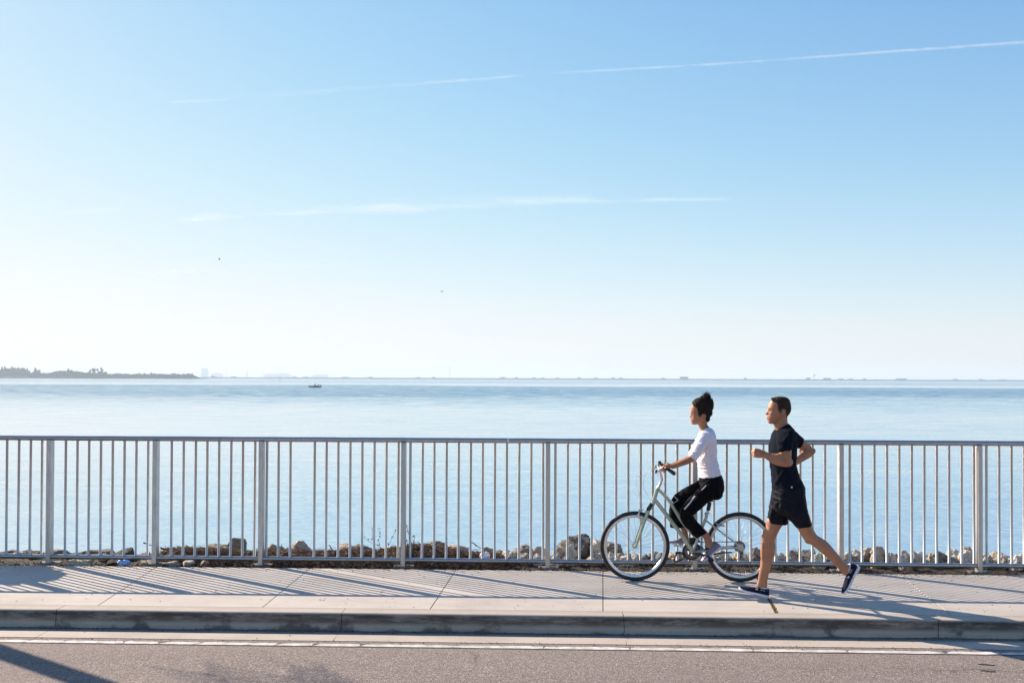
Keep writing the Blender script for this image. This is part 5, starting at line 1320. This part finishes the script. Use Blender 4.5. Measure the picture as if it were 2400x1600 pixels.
# masts
def mast(name, px, top, Y, r_, label, cross=()):
    b = at(px, Y); z = ony(px, top, Y).z; mb = MB(); mb.tube([b+V((0, 0, 0)), V((b.x, Y, z))], [r_, r_*.5], 8)
    for f, w_ in cross: mb.tube([V((b.x-w_, Y, b.z+(z-b.z)*f)), V((b.x+w_, Y, b.z+(z-b.z)*f))], r_*.5, 6)
    o = mb.build(name, BD); recenter(o); return tag(o, label, 'mast')
mast('radio_mast', 1054, 857, YC+60, .5, 'thin radio mast standing alone behind the causeway near the middle', [(.6, 2), (.85, 1.5)])
mast('radio_mast', 530, 862, 3900, .45, 'very faint thin mast right of the hazy tower block', [(.7, 2)])
mast('radio_mast', 875, 866, 3900, .3, 'faint thin mast left of the middle of the horizon', [(.7, 2)])
mast('radio_mast', 1920, 878, YC+40, .35, 'short thin mast just right of the water tower', [(.7, 1)])
mast('radio_mast', 1745, 880, YC+40, .3, 'short mast on the causeway above and right of the woman\'s hair', [(.8, 1)])
mast('radio_mast', 2375, 882, YC+40, .3, 'short mast on the causeway near the right edge', [(.8, 1)])
# water tower
b = at(1908, YC+60); e = empty('water_tower', b, 'ball-topped water tower on the horizon above the running man', 'water tower')
zt = ony(1908, 879, YC+60).z
mb = MB(); mb.tube([b, V((b.x, b.y, zt-2))], [1.4, .9], 10); mb.build('column', BW, e)
mb = MB(); mb.ellipsoid(V((b.x, b.y, zt)), (4.8, 4.8, 4.2), 10); mb.build('tank', BW, e)
# lattice tower
b = at(579, YC+30); e = empty('lattice_tower', b, 'small dark lattice tower on the causeway right of the hazy buildings', 'tower'); zt = ony(579, 868, YC+30).z
mb = MB(); H = zt-b.z
for sx in (-1, 1):
    mb.tube([b+V((sx*4.6, 0, 0)), b+V((sx*1.2, 0, H*.75)), b+V((0, 0, H))], .42, 6)
for k in range(5): f = k/6; w0 = 4.6-4.4*f*.8; mb.tube([b+V((-w0, 0, H*f+2)), b+V((w0*.9, 0, H*(f+.12)+2))], .28, 6)
mb.build('lattice', BD, e)
# channel marker
b = at(656, 850); e = empty('channel_marker', b, 'slim channel marker post standing in the water left of the boat', 'marker')
mb = MB(); mb.tube([b+V((0, 0, -1)), b+V((0, 0, 4.2))], .14, 8); mb.build('pile', BD, e); mb = MB(); mb.box(b+V((0, -.2, 3.4)), (.7, .06, .8)); mb.build('day_board', BW, e, False)
# boat with an angler
YBt = 372.0; b = at(738, YBt, WZ)
bt = empty('fishing_boat', b, 'small dark fishing skiff with an outboard motor on the open water', 'boat')
DKB = simple('boat_hull_dark', (.035, .05, .05), .5); 
mb = MB(); rs = []
for x, hw, zk, zt in ((-2.45, .05, .35, .62), (-2.2, .3, .16, .58), (-1.5, .6, .0, .50), (-.5, .78, -.08, .44), (.8, .8, -.1, .42), (2.0, .74, -.08, .42)):
    rs.append([b+V((x, y, z)) for y, z in ((-hw, zt), (-hw*.85, (zk+zt)/2), (-hw*.4, zk), (hw*.4, zk), (hw*.85, (zk+zt)/2), (hw, zt), (hw*.85, zt-.04), (-hw*.85, zt-.04))])
mb.rings(rs); mb.build('hull', DKB, bt, False)
mb = MB(); mb.box(b+V((.3, 0, .5)), (.5, 1.0, .16)); mb.box(b+V((-.7, 0, .46)), (.4, 1.1, .1)); mb.build('thwart', DKB, bt, False)
mb = MB(); mb.box(b+V((2.2, 0, .62)), (.42, .36, .55), None, .8); mb.box(b+V((2.15, 0, .18)), (.16, .14, .7)); mb.tube([b+V((2.0, 0, .75)), b+V((1.5, 0, .85))], .04, 6); mb.build('outboard_motor', M['black'], bt, False)
def mini(loc, col, label, lean=0, hat=True):
    mb = MB(); g = lambda x, y, z: V(loc)+V((x, y, z))
    chain(mb, [g(0, 0, 0), g(lean*.25, 0, .25), g(lean*.5, 0, .5)], [.17, .17, .15], 10)
    chain(mb, [g(lean*.5, 0, .5), g(lean*.55, 0, .62)], [.07, .07]); mb.ellipsoid(g(lean*.62, 0, .76), (.11, .09, .13), 8)
    for s in (-1, 1):
        chain(mb, [g(0, s*.1, .02), g(-.38, s*.14, .06), g(-.44, s*.14, -.32), g(-.56, s*.14, -.35)], [.09, .075, .055, .05])
        chain(mb, [g(lean*.5, s*.19, .48), g(-.14, s*.24, .25), g(-.38, s*.12, .3)], [.06, .05, .04])
    me = remesh(mb, .03, 2); o = link('person', me, col); recenter(o); tag(o, label, 'person')
    return o
mini(b+V((.05, 0, .62)), simple('angler_clothes', (.07, .09, .11), .8), 'angler sitting upright in the middle of the small boat', .1)
mini(b+V((1.15, 0, .42)), simple('angler_shirt', (.10, .13, .15), .8), 'angler leaning back near the outboard motor', .35)
# birds
def bird(px, py, Y, s, label, up):
    c = ony(px, py, Y); mb = MB()
    mb.ellipsoid(c, (.22*s, .07*s, .07*s), 8); mb.ellipsoid(c+V((-.24*s, 0, .02*s)), (.07*s, .045*s, .045*s), 6)
    for q in (-1, 1):
        rs = []
        for t in range(7):
            u = t/6; y = q*.6*s*u; z = up*s*.30*math.sin(u*2.2); ch = .13*s*(1-u*.75); x0 = .03*s*u*2
            rs.append([c+V((x0-ch, y*.75-.0, z)), c+V((x0, y*.75, z+.018*s)), c+V((x0+ch, y*.75, z)), c+V((x0, y*.75, z-.012*s))])
        mb.rings(rs)
    mb.add([c+V((.18*s, -.05*s, 0)), c+V((.18*s, .05*s, 0)), c+V((.36*s, .08*s, .01)), c+V((.36*s, -.08*s, .01)), c+V((.25*s, 0, .02*s))], [(0, 1, 4), (1, 2, 4), (2, 3, 4), (3, 0, 4), (0, 3, 2, 1)])
    o = mb.build('bird', BD); recenter(o); return tag(o, label, 'bird', 'birds flying over the bay')
bird(514, 608, 150, .62, 'dark bird with raised wings flying low in the sky at left', 1)
bird(1036, 683, 230, 1.25, 'faint bird gliding in the sky left of the middle', .2)
# ------------------------------------------------------------------ trees left of the frame that throw the shade seen on the walk and the road
LF = simple('green_leaf', (.06, .10, .035), .55, 0, .4, 3); PT = simple('palm_bark', (.22, .18, .14), .9, 0, .3, 8, .5)
b = V((-9.3, 11.36, -.1)); e = empty('palm_tree', b, 'sabal palm standing off the left edge behind the railing', 'tree')
mb = MB(); mb.tube(crv([b, b+V((.05, 0, 1.9)), b+V((0, .02, 3.8)), b+V((.06, 0, 5.9))]), [.15]*6+[.115]*7+[.11]*6, 14); mb.build('trunk', PT, e)
mb = MB(); r = random.Random(11); tp = b+V((.06, 0, 5.9))
for q in range(26):
    az = 2*math.pi*q/26*2.4; el = r.uniform(-.5, 1.1); L = r.uniform(1.1, 1.55); pts = []
    for k in range(9):
        u = k/8; rr = L*u*math.cos(el*(1-.2*u)); pts.append(tp+V((math.cos(az)*rr, math.sin(az)*rr, L*u*math.sin(el)-.75*u*u)))
    mb.tube(pts, [.018*(1-.8*k/8) for k in range(9)], 5)
    for k in range(2, 9):
        t = (pts[k]-pts[k-1]).normalized(); sd_ = t.cross(V((0, 0, 1))).normalized()
        for s in (-1, 1):
            for m in range(3):
                p = pts[k-1].lerp(pts[k], m/3); tip = p+(sd_*s*.42+t*.34+V((0, 0, -.14)))*(1-.4*k/9)
                mb.add([p, p+t*.035, tip, p.lerp(tip, .5)+V((0, 0, .012))], [(0, 1, 3), (1, 2, 3), (2, 0, 3), (0, 2, 1)])
mb.build('crown', LF, e, False)
b = V((-7.75, 11.62, -.1)); e = empty('sea_grape_shrub', b, 'sea grape shrub off the left edge behind the railing', 'shrub')
mb = MB(); r = random.Random(5)
for q in range(7):
    a = r.uniform(0, 6.3); mb.tube(crv([b, b+V((.1*math.cos(a), .1*math.sin(a), .6)), b+V((.4*math.cos(a), .25*math.sin(a), r.uniform(1.1, 1.7)))]), [.03]*4+[.02]*4+[.012]*5, 7)
mb.build('stem', PT, e)
mb = MB()
for q in range(1500):
    u = V((r.gauss(0, 1), r.gauss(0, 1), r.gauss(0, 1))).normalized()*r.random()**.4
    p = b+V((u.x*.66, u.y*.45, 1.42+u.z*.46)); e_ = Euler((r.uniform(-1, 1), r.uniform(-1, 1), r.uniform(0, 6))).to_matrix(); s = r.uniform(.05, .09)
    mb.add([p+e_ @ V(k)*s for k in ((-1, 0, 0), (-.5, -.8, .1), (.5, -.8, .1), (1, 0, 0), (.5, .8, .1), (-.5, .8, .1))], [(0, 1, 2, 3, 4, 5)])
mb.build('foliage', LF, e, False)
# ------------------------------------------------------------------ contrails and cirrus, outside the haze
def cloudmat(name, scale, lo, hi, dens, breakup=None):
    m = bpy.data.materials.new(name); m.use_nodes = True; t = m.node_tree; t.nodes.clear()
    o = t.nodes.new('ShaderNodeOutputMaterial'); mx = t.nodes.new('ShaderNodeMixShader'); tr_ = t.nodes.new('ShaderNodeBsdfTransparent')
    df = t.nodes.new('ShaderNodeBsdfDiffuse'); tl = t.nodes.new('ShaderNodeBsdfTranslucent'); m2 = t.nodes.new('ShaderNodeMixShader')
    for x in (df, tl): x.inputs[0].default_value = (.90, .94, 1, 1)
    m2.inputs[0].default_value = .6
    c = t.nodes.new('ShaderNodeTexCoord'); mp = t.nodes.new('ShaderNodeMapping'); mp.inputs['Scale'].default_value = scale
    n = t.nodes.new('ShaderNodeTexNoise'); n.inputs['Scale'].default_value = 1; n.inputs['Detail'].default_value = 6; n.inputs['Roughness'].default_value = .6; n.inputs['Distortion'].default_value = .6
    rp = t.nodes.new('ShaderNodeMapRange'); rp.interpolation_type = 'SMOOTHSTEP'; rp.inputs[1].default_value = lo; rp.inputs[2].default_value = hi; rp.inputs[4].default_value = dens
    at_ = t.nodes.new('ShaderNodeVertexColor'); at_.layer_name = 'thick'; sp_ = t.nodes.new('ShaderNodeSeparateColor'); mu = t.nodes.new('ShaderNodeMath'); mu.operation = 'MULTIPLY'
    L = t.links.new
    L(c.outputs['Object'], mp.inputs[0]); L(mp.outputs[0], n.inputs['Vector']); L(n.outputs[0], rp.inputs[0]); L(at_.outputs[0], sp_.inputs[0]); L(rp.outputs[0], mu.inputs[0]); L(sp_.outputs[0], mu.inputs[1])
    L(mu.outputs[0], mx.inputs[0]); L(tr_.outputs[0], mx.inputs[1]); L(df.outputs[0], m2.inputs[1]); L(tl.outputs[0], m2.inputs[2]); L(m2.outputs[0], mx.inputs[2]); L(mx.outputs[0], o.inputs[0])
    return m
def streak(name, pts, Y, mat, label, cat, group=None, thick=.35):
    """pts: (px, py, half height px, strength)"""
    A = cr(pts, 10); n = 10; vs = []; fs = []; cols = []; m = len(A)
    for i, (px, py, hh, st) in enumerate(A):
        st = max(0, st)
        for lay in (-1, 1):
            for k in range(n+1):
                u = -1+2*k/n
                p = ony(px, py+u*hh, Y); p.y += lay*thick*hh*Y/2400*math.sqrt(max(0, 1-u*u))
                vs.append(p); cols.append(st*math.exp(-(u*1.7)**2)-.055*st)
    for i in range(m-1):
        for lay in (0, 1):
            for k in range(n):
                a0 = i*2*(n+1)+lay*(n+1)+k; b0 = (i+1)*2*(n+1)+lay*(n+1)+k; fs.append((a0, a0+1, b0+1, b0) if lay else (a0, b0, b0+1, a0+1))
    me = bpy.data.meshes.new(name); me.from_pydata(vs, [], fs)
    c_ = me.color_attributes.new('thick', 'FLOAT_COLOR', 'POINT'); arr = np.zeros((len(vs), 4)); arr[:, 0] = np.clip(cols, 0, 1); arr[:, 3] = 1; c_.data.foreach_set('color', arr.ravel())
    o = link(name, me, mat); recenter(o); return tag(o, label, cat, group)
YS = 30000
CT = cloudmat('contrail_ice', (.0014, .0004, .004), .30, .66, .15)
CI = cloudmat('cirrus_ice', (.00035, .0002, .0042), .40, .70, .20)
streak('contrail', [(1270, 174, 4, .05), (1400, 166, 4.5, .8), (1700, 149, 4.5, 1.2), (2050, 124, 5, 1.4), (2420, 98, 5.5, 1.5), (2700, 80, 6, 1.5)], YS, CT, 'bright thin contrail reaching the right edge of the sky', 'contrail', 'contrails across the sky')
streak('contrail', [(395, 240, 5, .1), (440, 238, 6, .9), (520, 234, 5, .4), (560, 230, 6, .15), (640, 223, 9, .35), (760, 214, 8, .35), (900, 203, 7, .5), (1050, 191, 6, .9), (1150, 184, 5, 1.3), (1210, 178, 4, .8), (1235, 177, 3, 0)], YS, CT, 'fainter broken contrail in the upper left sky', 'contrail', 'contrails across the sky')
streak('cirrus_cloud', [(60, 502, 8, .1), (150, 497, 14, .8), (240, 492, 14, .7), (340, 490, 10, .2)], YS, CI, 'faint small wisp of cirrus near the left edge', 'cloud', 'cirrus wisps')
streak('cirrus_cloud', [(400, 515, 8, .1), (470, 509, 16, 1.3), (580, 503, 12, 1.3), (700, 498, 12, 1.2), (800, 488, 18, 1.3), (900, 482, 26, 1.6), (1020, 481, 26, 1.5), (1150, 474, 22, 1.3), (1300, 466, 20, 1.0), (1500, 467, 10, .9), (1650, 466, 8, .8), (1790, 466, 5, 0)], YS, CI, 'longest white cirrus streak across the middle of the sky', 'cloud', 'cirrus wisps')
streak('cirrus_cloud', [(280, 648, 8, .1), (380, 641, 14, .9), (480, 635, 12, .7), (620, 624, 20, .6), (760, 626, 16, .3), (900, 628, 10, .05)], YS, CI, 'lowest faint cirrus wisp at left above the horizon', 'cloud', 'cirrus wisps')
# ------------------------------------------------------------------ haze
hz = bpy.data.materials.new('haze_air'); hz.use_nodes = True; t = hz.node_tree; t.nodes.clear()
o_ = t.nodes.new('ShaderNodeOutputMaterial'); pv = t.nodes.new('ShaderNodeVolumePrincipled')
pv.inputs['Color'].default_value = (.78, .87, .96, 1); pv.inputs['Density'].default_value = HAZE; pv.inputs['Anisotropy'].default_value = .1
t.links.new(pv.outputs[0], o_.inputs['Volume'])
mb = MB(); mb.box((0, 1250, 34), (22400, 20900, 88)); o = mb.build('haze', hz, None, False); tag(o, kind='stuff')
o['label'] = 'pale bluish air haze over the bay'; o['category'] = 'haze'
